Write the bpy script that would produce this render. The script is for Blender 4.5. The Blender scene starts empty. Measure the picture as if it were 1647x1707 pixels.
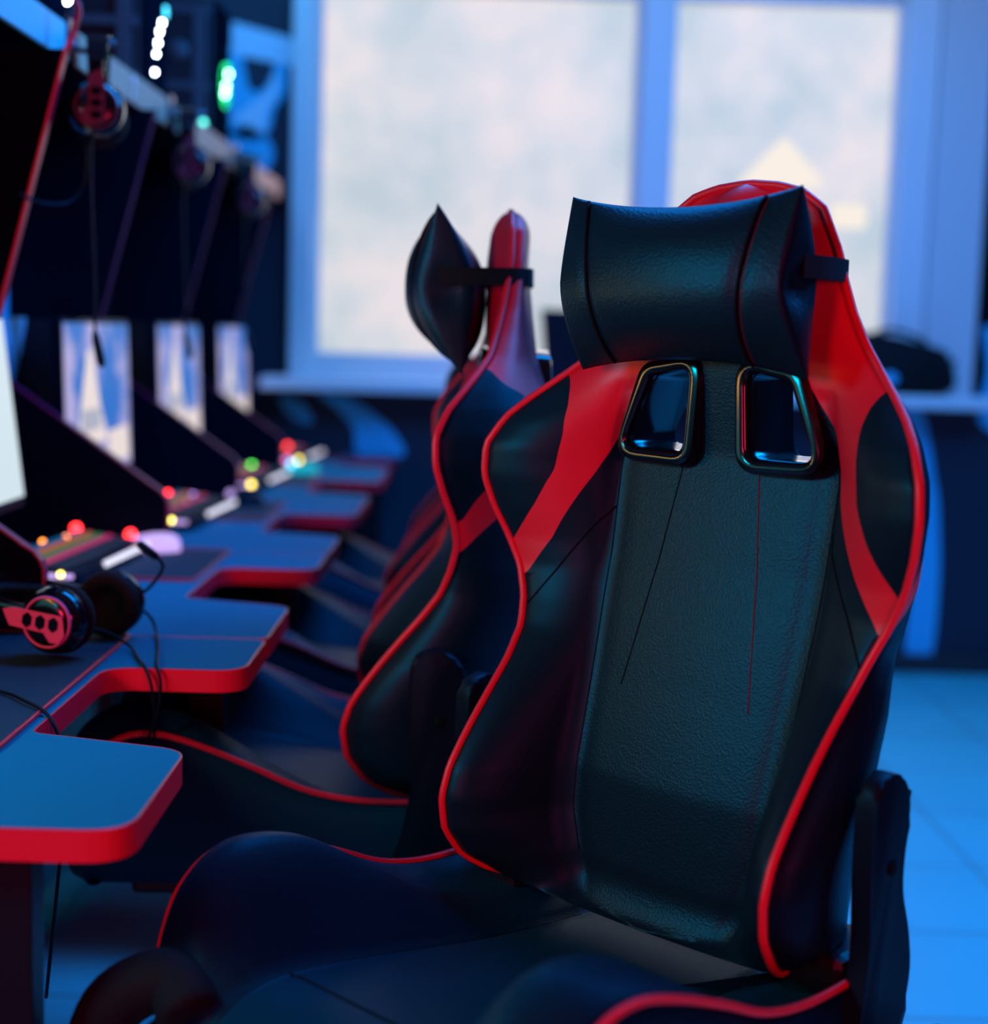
import bpy, bmesh, math, random
import numpy as np
from mathutils import Vector, Matrix, Quaternion
random.seed(4)
SC = bpy.context.scene
COL = SC.collection
PI = math.pi

# ------------------------------------------------------------------ camera
cam_d = bpy.data.cameras.new('camera'); cam = bpy.data.objects.new('camera', cam_d); COL.objects.link(cam)
SC.camera = cam
cam_d.sensor_fit = 'VERTICAL'; cam_d.sensor_height = 24.0; cam_d.sensor_width = 24.0 * 1647 / 1707
cam_d.lens = 35.0
cam_d.clip_start = 0.05; cam_d.clip_end = 60
def camera_rotation(vp=(810, 557), roll=1.7):
    W, H, F = 1647, 1707, 1707 * 35 / 24
    y = Vector(((vp[0] - W / 2) / F, -(vp[1] - H / 2) / F, -1)).normalized()
    t = math.radians(roll)
    z = Vector((math.sin(t), math.cos(t), 0)); z = (z - y * z.dot(y)).normalized()
    x = y.cross(z)
    return Matrix((x, y, z))            # rows: world axes seen from the camera
cam.matrix_world = Matrix.Translation((0, 0, 1.20)) @ camera_rotation().to_4x4()
cam_d.dof.use_dof = True
cam_d.dof.focus_distance = 1.70
cam_d.dof.aperture_fstop = 1.3
cam_d.dof.aperture_blades = 0

# ------------------------------------------------------------------ world, lights, exposure
SC.view_settings.view_transform = 'Standard'; SC.view_settings.look = 'None'
SC.view_settings.exposure = 0.0; SC.view_settings.gamma = 1.0
SC.view_settings.use_curve_mapping = False
SC.cycles.max_bounces = 6
SC.cycles.sample_clamp_indirect = 3.0
try: SC.cycles.use_denoising = True
except Exception: pass
world = bpy.data.worlds.new('room_ambient'); SC.world = world; world.use_nodes = True
bg = world.node_tree.nodes['Background']
bg.inputs[0].default_value = (0.0, 0.05, 0.20, 1); bg.inputs[1].default_value = 0.2

def area(name, loc, target, size, power, color, size_y=None, spec=1.0, diff=1.0):
    l = bpy.data.lights.new(name, 'AREA'); l.energy = power; l.color = color
    l.shape = 'RECTANGLE'; l.size = size; l.size_y = size_y or size
    l.specular_factor = spec; l.diffuse_factor = diff
    o = bpy.data.objects.new(name, l); COL.objects.link(o); o.location = loc
    d = Vector(target) - Vector(loc)
    o.rotation_euler = d.to_track_quat('-Z', 'Y').to_euler()
    return o
area('blue_ceiling_strip_light', (1.9, 3.4, 2.75), (1.7, 3.6, 0), 0.6, 50, (0.0, 0.30, 1.0), 3.5)
area('blue_desk_ceiling_light', (0.35, 2.7, 2.75), (-0.25, 2.8, 0.7), 0.5, 150, (0.0, 0.27, 1.0), 3.6)
area('blue_wall_wash_light', (0.3, 4.5, 2.8), (0.3, 5.44, 1.4), 3.6, 9, (0.24, 0.55, 1.0), 0.3)
area('red_room_light', (-1.3, -1.0, 1.35), (0.0, 1.9, 0.95), 0.5, 26.0, (1.0, 0.02, 0.11), 0.4)
area('red_side_light', (0.9, -0.5, 1.3), (-0.1, 1.9, 0.9), 0.4, 12.0, (1.0, 0.02, 0.11), 0.4)
area('teal_fill_light', (-1.2, 0.85, 1.42), (0.25, 1.7, 1.18), 0.34, 20, (0.0, 0.42, 0.60), 0.3)  # added teal fill off frame, away from any screen
area('blue_corner_fill', (-1.1, 4.7, 2.75), (-1.0, 5.44, 1.9), 0.9, 7, (0.0, 0.36, 1.0), 0.2)  # added fill that brightens the far left wall

# ------------------------------------------------------------------ materials
MATS = {}
def mat(name, color=(0.5, 0.5, 0.5), rough=0.5, metal=0.0, spec=0.5, emit=None, strength=0.0, coat=0.0, bump=None, tint=None):
    m = bpy.data.materials.new(name); m.use_nodes = True
    nt = m.node_tree; b = nt.nodes['Principled BSDF']
    b.inputs['Base Color'].default_value = (*color, 1); b.inputs['Roughness'].default_value = rough
    b.inputs['Metallic'].default_value = metal; b.inputs['Specular IOR Level'].default_value = spec
    b.inputs['Coat Weight'].default_value = coat; b.inputs['Coat Roughness'].default_value = 0.12
    if tint: b.inputs['Specular Tint'].default_value = (*tint, 1)
    if emit:
        b.inputs['Emission Color'].default_value = (*emit, 1); b.inputs['Emission Strength'].default_value = strength
    if bump:
        kind, scale, st = bump
        tc = nt.nodes.new('ShaderNodeTexCoord')
        bp = nt.nodes.new('ShaderNodeBump'); bp.inputs['Strength'].default_value = st; bp.inputs['Distance'].default_value = 0.001
        if kind == 'noise':
            t = nt.nodes.new('ShaderNodeTexNoise'); t.inputs['Scale'].default_value = scale; t.inputs['Detail'].default_value = 3; out = t.outputs[0]
            nt.links.new(tc.outputs['Object'], t.inputs['Vector'])
        elif kind == 'leather':
            t = nt.nodes.new('ShaderNodeTexVoronoi'); t.inputs['Scale'].default_value = scale; out = t.outputs['Distance']
            nt.links.new(tc.outputs['Object'], t.inputs['Vector'])
        elif kind == 'carbon':
            mp = nt.nodes.new('ShaderNodeMapping'); nt.links.new(tc.outputs['Object'], mp.inputs['Vector'])
            mp.inputs['Rotation'].default_value = (0.0, 0.0, 0.0)
            t = nt.nodes.new('ShaderNodeTexChecker'); t.inputs['Scale'].default_value = scale; out = t.outputs['Fac']
            nt.links.new(mp.outputs[0], t.inputs['Vector'])
        elif kind == 'wood':
            mp = nt.nodes.new('ShaderNodeMapping'); nt.links.new(tc.outputs['Object'], mp.inputs['Vector'])
            mp.inputs['Scale'].default_value = (18, 2, 6)
            t = nt.nodes.new('ShaderNodeTexNoise'); t.inputs['Scale'].default_value = scale; t.inputs['Detail'].default_value = 5; out = t.outputs[0]
            nt.links.new(mp.outputs[0], t.inputs['Vector'])
        nt.links.new(out, bp.inputs['Height']); nt.links.new(bp.outputs[0], b.inputs['Normal'])
    MATS[name] = m
    return m
leather = mat('black_leather', (0.003, 0.013, 0.020), 0.42, spec=0.35, tint=(0.30, 0.72, 1.0), bump=('leather', 330, 0.35))
carbon = mat('carbon_weave_leather', (0.003, 0.011, 0.018), 0.42, spec=0.25, tint=(0.30, 0.72, 1.0), bump=('carbon', 420, 0.5))
seat_leather = mat('black_seat_leather', (0.002, 0.030, 0.050), 0.5, spec=0.14, tint=(0.30, 0.72, 1.0), bump=('leather', 330, 0.3))
redl = mat('red_leather', (0.80, 0.006, 0.022), 0.45, spec=0.4, bump=('noise', 260, 0.12))
redp = mat('red_piping', (0.85, 0.006, 0.02), 0.45, spec=0.4)
seam_m = mat('dark_seam', (0.003, 0.003, 0.004), 0.8, spec=0.1)
stitch_m = mat('red_stitch', (0.13, 0.004, 0.008), 0.7, spec=0.2)
gloss = mat('gloss_black_plastic', (0.003, 0.004, 0.007), 0.16, spec=0.5, coat=0.2)
plastic = mat('matte_black_plastic', (0.003, 0.005, 0.010), 0.5, spec=0.2, tint=(0.30, 0.72, 1.0), bump=('noise', 300, 0.1))
webbing = mat('black_webbing', (0.006, 0.006, 0.008), 0.8, spec=0.2)
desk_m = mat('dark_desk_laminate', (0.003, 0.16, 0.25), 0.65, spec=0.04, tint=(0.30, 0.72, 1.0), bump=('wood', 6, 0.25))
rim_shaded = mat('shaded_red_edge_strip', (0.42, 0.012, 0.07), 0.45, spec=0.4)  # red edging darkened, dimmer light put into its colour
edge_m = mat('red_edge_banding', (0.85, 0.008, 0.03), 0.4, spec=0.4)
mat_m = mat('black_mat_cloth', (0.006, 0.030, 0.050), 0.75, spec=0.25, bump=('noise', 500, 0.2))
panel_m = mat('black_laminate_panel', (0.002, 0.005, 0.012), 0.8, spec=0.02)
metal_m = mat('black_powder_coated_metal', (0.005, 0.006, 0.010), 0.4, spec=0.25)
chrome_m = mat('chrome', (0.6, 0.62, 0.65), 0.2, metal=1.0)
pink_shaded = mat('shaded_pink_headset_trim', (0.16, 0.02, 0.04), 0.5, spec=0.2)  # the pink trim again, dim light under the shelf painted in
hook_m = mat('dark_steel_hook', (0.10, 0.12, 0.15), 0.35, metal=0.8)
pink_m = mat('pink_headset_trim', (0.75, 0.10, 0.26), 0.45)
cyan_lit_plate_m = mat('cyan_lit_shelf_facing', (0.12, 0.56, 0.60), 0.6)  # nearest plate, cyan light put into its colour
warm_lit_plate_m = mat('warm_lit_shelf_facing', (0.70, 0.32, 0.21), 0.6, spec=0.1)  # the other plates, warmer light put into their colour
white_m = mat('white_vinyl', (0.8, 0.8, 0.82), 0.5)
frame_m = mat('white_painted_frame', (0.72, 0.72, 0.72), 0.5, bump=('noise', 60, 0.05))
wall_light = mat('pale_wall_paint', (0.60, 0.62, 0.63), 0.75, bump=('noise', 90, 0.08))
wall_dark = mat('dark_wall_paint', (0.006, 0.016, 0.035), 0.7, bump=('noise', 70, 0.1))
ceil_m = mat('ceiling_paint', (0.25, 0.25, 0.26), 0.9, bump=('noise', 60, 0.1))
mural_m = mat('light_mural_paint', (0.04, 0.50, 0.78), 0.7)
mural_hi = mat('pale_mural_paint', (0.50, 0.72, 0.85), 0.7)
board_m = mat('dark_baseboard', (0.02, 0.022, 0.026), 0.5)
dull_m = mat('dull_black_mesh', (0.003, 0.006, 0.012), 1.0, spec=0.0)
rim_far_shaded = mat('shaded_far_edge_strip', (0.10, 0.012, 0.05), 0.7, spec=0.1)  # red edging of the far panels with shade painted in
case_m = mat('pc_case_steel', (0.10, 0.11, 0.12), 0.45, metal=0.2, spec=0.5)
case_dk = mat('pc_case_recess', (0.015, 0.016, 0.02), 0.5)
def emis(name, color, strength):
    return mat(name, (0.02, 0.02, 0.02), 0.5, emit=color, strength=strength)
led_white = emis('white_led', (0.85, 0.95, 1.0), 26)
led_cyan = emis('cyan_led', (0.05, 0.55, 0.8), 5)
led_green = emis('green_led', (0.25, 1.0, 0.45), 26)
led_green_dim = emis('dim_green_led', (0.0, 0.8, 0.22), 3)
led_red = emis('red_led', (1.0, 0.02, 0.02), 9)
led_magenta = emis('magenta_led', (1.0, 0.12, 0.45), 5)
led_orange = emis('orange_led', (1.0, 0.25, 0.02), 6)
led_yellow = emis('yellow_led', (1.0, 0.8, 0.1), 7)
led_lime = emis('lime_led', (0.1, 1.0, 0.1), 6)
led_violet = emis('violet_led', (0.5, 0.2, 1.0), 4)
led_pale = emis('pale_led', (0.62, 0.42, 1.0), 1.1)
led_strip = emis('pale_strip_led', (0.80, 0.80, 1.0), 1.3)
k_cyan = emis('cyan_key_glow', (0.0, 0.25, 0.6), 0.35)
k_orange = emis('orange_key_glow', (1.0, 0.2, 0.03), 0.4)
k_green = emis('green_key_glow', (0.0, 0.55, 0.15), 0.25)
k_pink = emis('pink_key_glow', (1.0, 0.05, 0.25), 0.4)
k_dim = emis('dim_key_glow', (0.1, 0.15, 0.3), 0.06)

def node_mat_floor():
    m = bpy.data.materials.new('floor_tiles'); m.use_nodes = True; nt = m.node_tree; b = nt.nodes['Principled BSDF']
    tc = nt.nodes.new('ShaderNodeTexCoord'); sp = nt.nodes.new('ShaderNodeSeparateXYZ'); nt.links.new(tc.outputs['Object'], sp.inputs[0])
    def M(op, a, bb=None, c=None):
        n = nt.nodes.new('ShaderNodeMath'); n.operation = op
        for i, v in enumerate((a, bb, c)):
            if v is None: continue
            if isinstance(v, (int, float)): n.inputs[i].default_value = v
            else: nt.links.new(v, n.inputs[i])
        return n.outputs[0]
    T = 0.40
    def line(c, off):
        f = M('FRACT', M('DIVIDE', M('ADD', c, off), T)); d = M('MINIMUM', f, M('SUBTRACT', 1.0, f))
        return M('LESS_THAN', d, 0.008)
    l = M('MAXIMUM', line(sp.outputs[0], 10 * T - 1.175), line(sp.outputs[1], 10 * T - 3.36 + 4 * T))
    nz = nt.nodes.new('ShaderNodeTexNoise'); nz.inputs['Scale'].default_value = 3.0; nt.links.new(tc.outputs['Object'], nz.inputs['Vector'])
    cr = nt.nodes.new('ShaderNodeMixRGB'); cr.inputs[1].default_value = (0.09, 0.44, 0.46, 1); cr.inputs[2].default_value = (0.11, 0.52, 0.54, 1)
    nt.links.new(nz.outputs[0], cr.inputs[0])
    mx = nt.nodes.new('ShaderNodeMixRGB'); nt.links.new(l, mx.inputs[0]); nt.links.new(cr.outputs[0], mx.inputs[1]); mx.inputs[2].default_value = (0.13, 0.14, 0.15, 1)
    nt.links.new(mx.outputs[0], b.inputs['Base Color']); b.inputs['Roughness'].default_value = 0.5
    return m
floor_m = node_mat_floor()

def node_mat_frost():
    # frosted window film glowing with daylight
    m = bpy.data.materials.new('frosted_window_glass'); m.use_nodes = True; nt = m.node_tree; b = nt.nodes['Principled BSDF']
    tc = nt.nodes.new('ShaderNodeTexCoord')
    n1 = nt.nodes.new('ShaderNodeTexNoise'); n1.inputs['Scale'].default_value = 2.6; n1.inputs['Detail'].default_value = 3
    n2 = nt.nodes.new('ShaderNodeTexNoise'); n2.inputs['Scale'].default_value = 7; n2.inputs['Detail'].default_value = 2
    nt.links.new(tc.outputs['Object'], n1.inputs[0]); nt.links.new(tc.outputs['Object'], n2.inputs[0])
    r = nt.nodes.new('ShaderNodeValToRGB'); e = r.color_ramp.elements
    e[0].position = 0.34; e[0].color = (0.52, 0.60, 0.64, 1); e[1].position = 0.70; e[1].color = (0.84, 0.74, 0.72, 1)
    x = e.new(0.52); x.color = (0.67, 0.68, 0.70, 1)
    ad = nt.nodes.new('ShaderNodeMath'); ad.operation = 'MULTIPLY_ADD'; nt.links.new(n2.outputs[0], ad.inputs[0]); ad.inputs[1].default_value = 0.35; ad.inputs[2].default_value = -0.17
    sm = nt.nodes.new('ShaderNodeMath'); sm.operation = 'ADD'; nt.links.new(n1.outputs[0], sm.inputs[0]); nt.links.new(ad.outputs[0], sm.inputs[1])
    nt.links.new(sm.outputs[0], r.inputs[0]); nt.links.new(r.outputs[0], b.inputs['Emission Color'])
    b.inputs['Emission Strength'].default_value = 1.0; b.inputs['Base Color'].default_value = (0.05, 0.05, 0.05, 1); b.inputs['Roughness'].default_value = 0.4
    return m
frost_m = node_mat_frost()
warm_patch = emis('warm_window_glow', (0.95, 0.84, 0.70), 1.0)

def screen_mat(name, c_mid, c_side):
    m = bpy.data.materials.new(name); m.use_nodes = True; nt = m.node_tree; b = nt.nodes['Principled BSDF']
    tc = nt.nodes.new('ShaderNodeTexCoord'); n1 = nt.nodes.new('ShaderNodeTexNoise'); n1.inputs['Scale'].default_value = 5.5
    nt.links.new(tc.outputs['Object'], n1.inputs[0])
    r = nt.nodes.new('ShaderNodeValToRGB'); r.color_ramp.elements[0].position = 0.42; r.color_ramp.elements[0].color = (*c_side, 1)
    r.color_ramp.elements[1].position = 0.55; r.color_ramp.elements[1].color = (*c_mid, 1)
    nt.links.new(n1.outputs[0], r.inputs[0]); nt.links.new(r.outputs[0], b.inputs['Emission Color'])
    b.inputs['Emission Strength'].default_value = 1.0; b.inputs['Base Color'].default_value = (0.01, 0.01, 0.01, 1)
    return m
scr_m = screen_mat('wallpaper_screen', (0.42, 0.38, 0.66), (0.02, 0.15, 0.55))
scr_white = emis('pale_screen', (0.64, 0.76, 0.80), 1.0)
scr_teal_fill = emis('teal_fill_screen', (0.1, 0.6, 0.65), 1.5)  # glow of the unseen first-bay screen, added as teal light
pic_cream = emis('cream_picture', (0.82, 0.70, 0.64), 1.0)
pic_grey = emis('grey_picture', (0.42, 0.42, 0.50), 1.0)

# ------------------------------------------------------------------ mesh helpers
def link_mesh(name, me, m=None, parent=None, smooth=False):
    o = bpy.data.objects.new(name, me); COL.objects.link(o)
    if m is not None:
        for q in (m if isinstance(m, (list, tuple)) else [m]): me.materials.append(q)
    if parent is not None: o.parent = parent
    if smooth: me.polygons.foreach_set('use_smooth', [True] * len(me.polygons))
    return o
def obj(name, bm, m=None, parent=None, smooth=False, loc=None):
    bmesh.ops.recalc_face_normals(bm, faces=bm.faces[:])
    me = bpy.data.meshes.new(name); bm.to_mesh(me); bm.free()
    o = link_mesh(name, me, m, parent, smooth)
    if loc is not None: o.location = loc
    return o
def tag(o, label, cat, group=None, kind=None):
    if label: o['label'] = label
    if cat: o['category'] = cat
    if group: o['group'] = group
    if kind: o['kind'] = kind
    return o
def thing(name, label, cat, loc=(0, 0, 0), rotz=0.0, group=None):
    o = bpy.data.objects.new(name, None); COL.objects.link(o); o.location = loc; o.rotation_euler = (0, 0, rotz)
    o.empty_display_size = 0.05
    return tag(o, label, cat, group)
def add_box(bm, c, s, bevel=0.0, rot=None, mi=0):
    r = bmesh.ops.create_cube(bm, size=1.0); vs = r['verts']
    bmesh.ops.scale(bm, vec=s, verts=vs)
    fs = list({f for v in vs for f in v.link_faces})
    if bevel > 0:
        es = list({e for v in vs for e in v.link_edges})
        rr = bmesh.ops.bevel(bm, geom=es, offset=bevel, segments=2, affect='EDGES', profile=0.5)
        vs = list({v for f in rr['faces'] for v in f.verts} | {v for v in vs if v.is_valid})
        fs = list({f for v in vs for f in v.link_faces})
    for f in fs: f.material_index = mi
    if rot is not None: bmesh.ops.rotate(bm, cent=(0, 0, 0), matrix=rot, verts=vs)
    bmesh.ops.translate(bm, vec=c, verts=vs)
    return vs
def add_tube(bm, pts, r, n=8, closed=False, cap=True, mi=0):
    pts = [Vector(p) for p in pts]; N = len(pts); rings = []
    rad = r if isinstance(r, (list, tuple)) else [r] * N
    up = None
    for i, p in enumerate(pts):
        a = pts[(i - 1) % N] if (closed or i > 0) else p
        b = pts[(i + 1) % N] if (closed or i < N - 1) else p
        t = (b - a)
        if t.length < 1e-9: t = Vector((0, 0, 1))
        t.normalize()
        if up is None:
            up = Vector((0, 0, 1)) if abs(t.z) < 0.9 else Vector((1, 0, 0))
        up = (up - t * up.dot(t))
        if up.length < 1e-6: up = t.orthogonal()
        up.normalize(); s = t.cross(up)
        rings.append([bm.verts.new(p + (up * math.cos(2 * PI * k / n) + s * math.sin(2 * PI * k / n)) * rad[i]) for k in range(n)])
    for i in range(N if closed else N - 1):
        A, B = rings[i], rings[(i + 1) % N]
        for k in range(n):
            f = bm.faces.new((A[k], A[(k + 1) % n], B[(k + 1) % n], B[k])); f.material_index = mi; f.smooth = True
    if cap and not closed:
        bm.faces.new(rings[0][::-1]).material_index = mi; bm.faces.new(rings[-1]).material_index = mi
def add_lathe(bm, prof, n=28, M=None, mi=0):
    # prof: list of (radius, height) along +Z ; M places it
    M = M or Matrix.Identity(4); rings = []
    for r, h in prof:
        if r < 1e-6: rings.append([bm.verts.new(M @ Vector((0, 0, h)))])
        else: rings.append([bm.verts.new(M @ Vector((r * math.cos(2 * PI * k / n), r * math.sin(2 * PI * k / n), h))) for k in range(n)])
    for A, B in zip(rings, rings[1:]):
        for k in range(n):
            a0, a1 = A[k % len(A)], A[(k + 1) % len(A)]; b0, b1 = B[k % len(B)], B[(k + 1) % len(B)]
            vs = []
            for v in (a0, a1, b1, b0):
                if v not in vs: vs.append(v)
            if len(vs) > 2:
                f = bm.faces.new(vs); f.material_index = mi; f.smooth = True
def add_prism(bm, pts, d, axis='z', off=0.0, bevel=0.0, mi=0):
    # pts 2D outline; extruded by d along the axis from off
    def P(a, b, c):
        return {'z': (a, b, c), 'y': (a, c, b), 'x': (c, a, b)}[axis]
    lo = [bm.verts.new(P(a, b, off)) for a, b in pts]; hi = [bm.verts.new(P(a, b, off + d)) for a, b in pts]
    f0 = bm.faces.new(lo[::-1]); f1 = bm.faces.new(hi); n = len(pts); sides = []
    for i in range(n): sides.append(bm.faces.new((lo[i], lo[(i + 1) % n], hi[(i + 1) % n], hi[i])))
    for f in [f0, f1] + sides: f.material_index = mi
    if bevel > 0:
        es = list(f0.edges) + list(f1.edges)
        bmesh.ops.bevel(bm, geom=es, offset=bevel, segments=2, affect='EDGES', profile=0.5)
    return f0, f1, sides
def round_poly(pts, radii, seg=7):
    out = []; n = len(pts)
    for i in range(n):
        p = Vector(pts[i]); a = Vector(pts[i - 1]); b = Vector(pts[(i + 1) % n]); r = radii[i] if isinstance(radii, (list, tuple)) else radii
        if r <= 0: out.append(tuple(p)); continue
        da, db = (a - p).normalized(), (b - p).normalized()
        ang = da.angle(db); t = min(r / math.tan(ang / 2), (a - p).length * .49, (b - p).length * .49)
        p0, p1 = p + da * t, p + db * t
        for k in range(seg + 1):
            u = k / seg; out.append(tuple(p0 * (1 - u) ** 2 + p * 2 * u * (1 - u) + p1 * u * u))
    return out
def catmull(pts, per=8, closed=False):
    P = [Vector(p) for p in pts]; n = len(P); out = []
    for i in range(n if closed else n - 1):
        p0 = P[(i - 1) % n] if (closed or i > 0) else P[i]; p1 = P[i]; p2 = P[(i + 1) % n]
        p3 = P[(i + 2) % n] if (closed or i < n - 2) else P[(i + 1) % n]
        for k in range(per):
            t = k / per
            out.append(0.5 * ((2 * p1) + (p2 - p0) * t + (2 * p0 - 5 * p1 + 4 * p2 - p3) * t * t + (3 * p1 - p0 - 3 * p2 + p3) * t ** 3))
    if not closed: out.append(P[-1].copy())
    return out
def children_of(o): return [c for c in bpy.data.objects if c.parent == o]
def copy_tree(o, parent=None, kids=None):
    if kids is None:
        kids = {}
        for c in bpy.data.objects:
            if c.parent: kids.setdefault(c.parent.name, []).append(c)
    c = o.copy(); COL.objects.link(c)
    if parent is not None: c.parent = parent
    for ch in kids.get(o.name, []): copy_tree(ch, c, kids)
    return c
def smooth_by_angle(o, deg=35):
    me = o.data; me.polygons.foreach_set('use_smooth', [True] * len(me.polygons))
    bm = bmesh.new(); bm.from_mesh(me)
    for e in bm.edges:
        if len(e.link_faces) == 2 and e.calc_face_angle(0) > math.radians(deg): e.smooth = False
    bm.to_mesh(me); bm.free()

# ------------------------------------------------------------------ the room
WY = 5.44
def box_struct(name, lo, hi, m, label=None):
    bm = bmesh.new(); c = [(a + b) / 2 for a, b in zip(lo, hi)]; s = [b - a for a, b in zip(lo, hi)]
    add_box(bm, (0, 0, 0), s); o = obj(name, bm, m); o.location = c
    tag(o, label, None, kind='structure'); return o
bm = bmesh.new(); add_box(bm, (0, 0, -0.05), (6.2, 9.0, 0.1)); fl = obj('floor', bm, floor_m); fl.location = (0.6, 1.5, 0)
fl.location = (0, 0, 0)
for v in fl.data.vertices: v.co.x += 0.5; v.co.y += 1.3
tag(fl, 'pale square floor tiles lit blue', None, kind='structure')
box_struct('ceiling', (-2.6, -3.2, 2.95), (3.6, 5.8, 3.05), ceil_m)
box_struct('wall_left', (-2.7, -3.2, 0), (-2.6, 5.8, 2.95), wall_dark)
box_struct('wall_right', (3.6, -3.2, 0), (3.7, 5.8, 2.95), wall_dark)
box_struct('wall_near', (-2.6, -3.3, 0), (3.6, -3.2, 2.95), wall_dark)
# the window wall: dark below the sill and left of the window, pale pier to the right
bm = bmesh.new()
add_box(bm, (0.5, WY + 0.1, 0.5), (6.2, 0.2, 1.0))
add_box(bm, (-1.66, WY + 0.1, 1.975), (1.88, 0.2, 1.95))
add_box(bm, (0.5, WY + 0.1, 2.80), (6.2, 0.2, 0.30))
add_box(bm, (2.72, WY + 0.1, 1.975), (1.76, 0.2, 1.95))
wall_f = obj('wall_far', bm, wall_dark); tag(wall_f, 'dark wall under and beside the window', None, kind='structure')
bm = bmesh.new(); add_box(bm, (1.662, WY + 0.02, 1.98), (0.185, 0.16, 1.9), 0.004)
tag(obj('trim_1', bm, wall_light), 'pale wall pier right of the window', None, kind='structure')
bm = bmesh.new(); add_box(bm, (0.5, WY - 0.012, 0.035), (6.2, 0.025, 0.07), 0.004)
tag(obj('baseboard_far', bm, board_m), None, None, kind='structure')
# window
win = bpy.data.objects.new('window_1', None); COL.objects.link(win); win.location = (0.42, WY, 1.0); tag(win, 'wide two-pane frosted window with white frame', None, kind='structure')
def wpart(name, bm, m): 
    o = obj(name, bm, m, win); o.location = -win.location; return o
zt, zb = 2.385, 1.118
bm = bmesh.new()
for x0, x1 in ((-0.705, -0.625), (1.445, 1.565), (0.52, 0.62)):
    add_box(bm, ((x0 + x1) / 2, WY - 0.01, 1.85), (x1 - x0, 0.10, 1.66), 0.006)
add_box(bm, (0.43, WY - 0.0, 1.062), (2.27, 0.10, 0.07), 0.005); add_box(bm, (0.43, WY + 0.0, 2.52), (2.27, 0.10, 0.2), 0.005)
wpart('window_frame', bm, frame_m)
for x0, x1 in ((-0.625, 0.52), (0.62, 1.445)):
    bm = bmesh.new(); f = 0.022
    for (a, b, c, d) in ((x0, x0 + f, zb - .02, zt + .02), (x1 - f, x1, zb - .02, zt + .02), (x0 + f, x1 - f, zb - .02, zb), (x0 + f, x1 - f, zt, zt + .035)):
        add_box(bm, ((a + b) / 2, WY - 0.005, (c + d) / 2), (b - a, 0.05, d - c), 0.004)
    wpart('window_sash', bm, frame_m)
    bm = bmesh.new(); add_box(bm, ((x0 + x1) / 2, WY + 0.02, (zt + zb) / 2), (x1 - x0 - 2 * f, 0.012, zt - zb))
    wpart('window_pane', bm, frost_m)
bm = bmesh.new(); add_prism(bm, [(0.90, 1.70), (1.20, 1.77), (1.045, 1.935), (0.885, 1.765)], 0.004, 'y', WY + 0.006)
add_box(bm, (1.29, WY + 0.008, 1.66), (0.13, 0.004, 0.085))
o = wpart('pale_glow_patch', bm, warm_patch); o['label'] = 'bright warm triangular patch on the right pane'  # warm bright shape painted on the pane as a glowing patch
bm = bmesh.new(); add_box(bm, (0.515, WY - 0.11, 1.008), (2.60, 0.20, 0.045), 0.006)
wpart('window_sill', bm, frame_m)
# area light standing for the daylight coming through the frosted panes
area('window_daylight', (0.4, WY - 0.12, 1.8), (0.3, 2.5, 0.9), 1.9, 7, (0.85, 0.80, 0.85), 1.1)

# ------------------------------------------------------------------ murals
def mural(name, polys, label, cat='mural', axis='y', off=WY - 0.004, d=0.006, group=None, x=None):
    bm = bmesh.new()
    for pts, mi in polys: add_prism(bm, pts, d - 0.001 * mi, axis, off - (0.002 * mi if axis == 'y' else 0), mi=mi)
    o = obj(name, bm, [mural_m, mural_hi]); tag(o, label, cat, group); return o
def smoothp(pts, per=6): return [tuple(v) for v in catmull([(a, b, 0) for a, b in pts], per, True)]
def p2(pts): return [(a, b) for a, b, *_ in pts]
horn = p2(smoothp([(-0.955, 2.16), (-0.90, 2.19), (-0.885, 2.12), (-0.865, 2.04), (-0.825, 2.03), (-0.785, 2.08), (-0.765, 2.17), (-0.735, 2.13), (-0.735, 2.03), (-0.775, 1.97), (-0.79, 1.90), (-0.835, 1.86), (-0.93, 1.88), (-0.945, 2.0)]))
ringp = p2(smoothp([(-0.955, 1.87), (-0.87, 1.90), (-0.80, 1.87), (-0.775, 1.81), (-0.81, 1.74), (-0.88, 1.71), (-0.955, 1.73)]))
arm = p2(smoothp([(-0.92, 1.93), (-0.86, 1.98), (-0.80, 2.03), (-0.775, 2.10), (-0.765, 2.03), (-0.80, 1.96), (-0.81, 1.89), (-0.87, 1.91)]))
wm = mural('wrench_mural', [(horn, 0), (ringp, 0), (arm, 1)], 'pale curled wrench-like mural figure left of the window', 'mural')
bm = bmesh.new(); add_lathe(bm, [(0.022, 0), (0.022, 0.004), (0, 0.004)], 20, Matrix.Translation((-0.89, WY - 0.006, 1.80)) @ Matrix.Rotation(PI / 2, 4, 'X'))
obj('mural_dot', bm, wall_dark, wm)
bm = bmesh.new(); add_lathe(bm, [(0.018, 0), (0.018, 0.004), (0, 0.004)], 20, Matrix.Translation((-0.87, WY - 0.006, 1.895)) @ Matrix.Rotation(PI / 2, 4, 'X'))
obj('mural_dot', bm, wall_dark, wm)
mural('wall_band', [([(-1.5, 2.18), (-0.93, 2.17), (-0.93, 2.26), (-1.5, 2.29)], 0), ([(-0.925, 2.155), (-0.712, 2.12), (-0.712, 2.215), (-0.925, 2.265)], 1)],
      'pale blue-lit horizontal band high on the wall left of the window', 'wall band')
mural('wall_brush_mural', [(p2(smoothp([(1.50, 0.97), (1.58, 0.86), (1.60, 0.72), (1.625, 0.62), (1.60, 0.35), (1.59, 0.09), (1.63, 0.05), (1.69, 0.07), (1.70, 0.35), (1.68, 0.62), (1.66, 0.72), (1.63, 0.86), (1.59, 0.97)])), 0)],
      'pale vertical brush stroke painted on the dark wall right of the big chair', 'mural')
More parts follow.
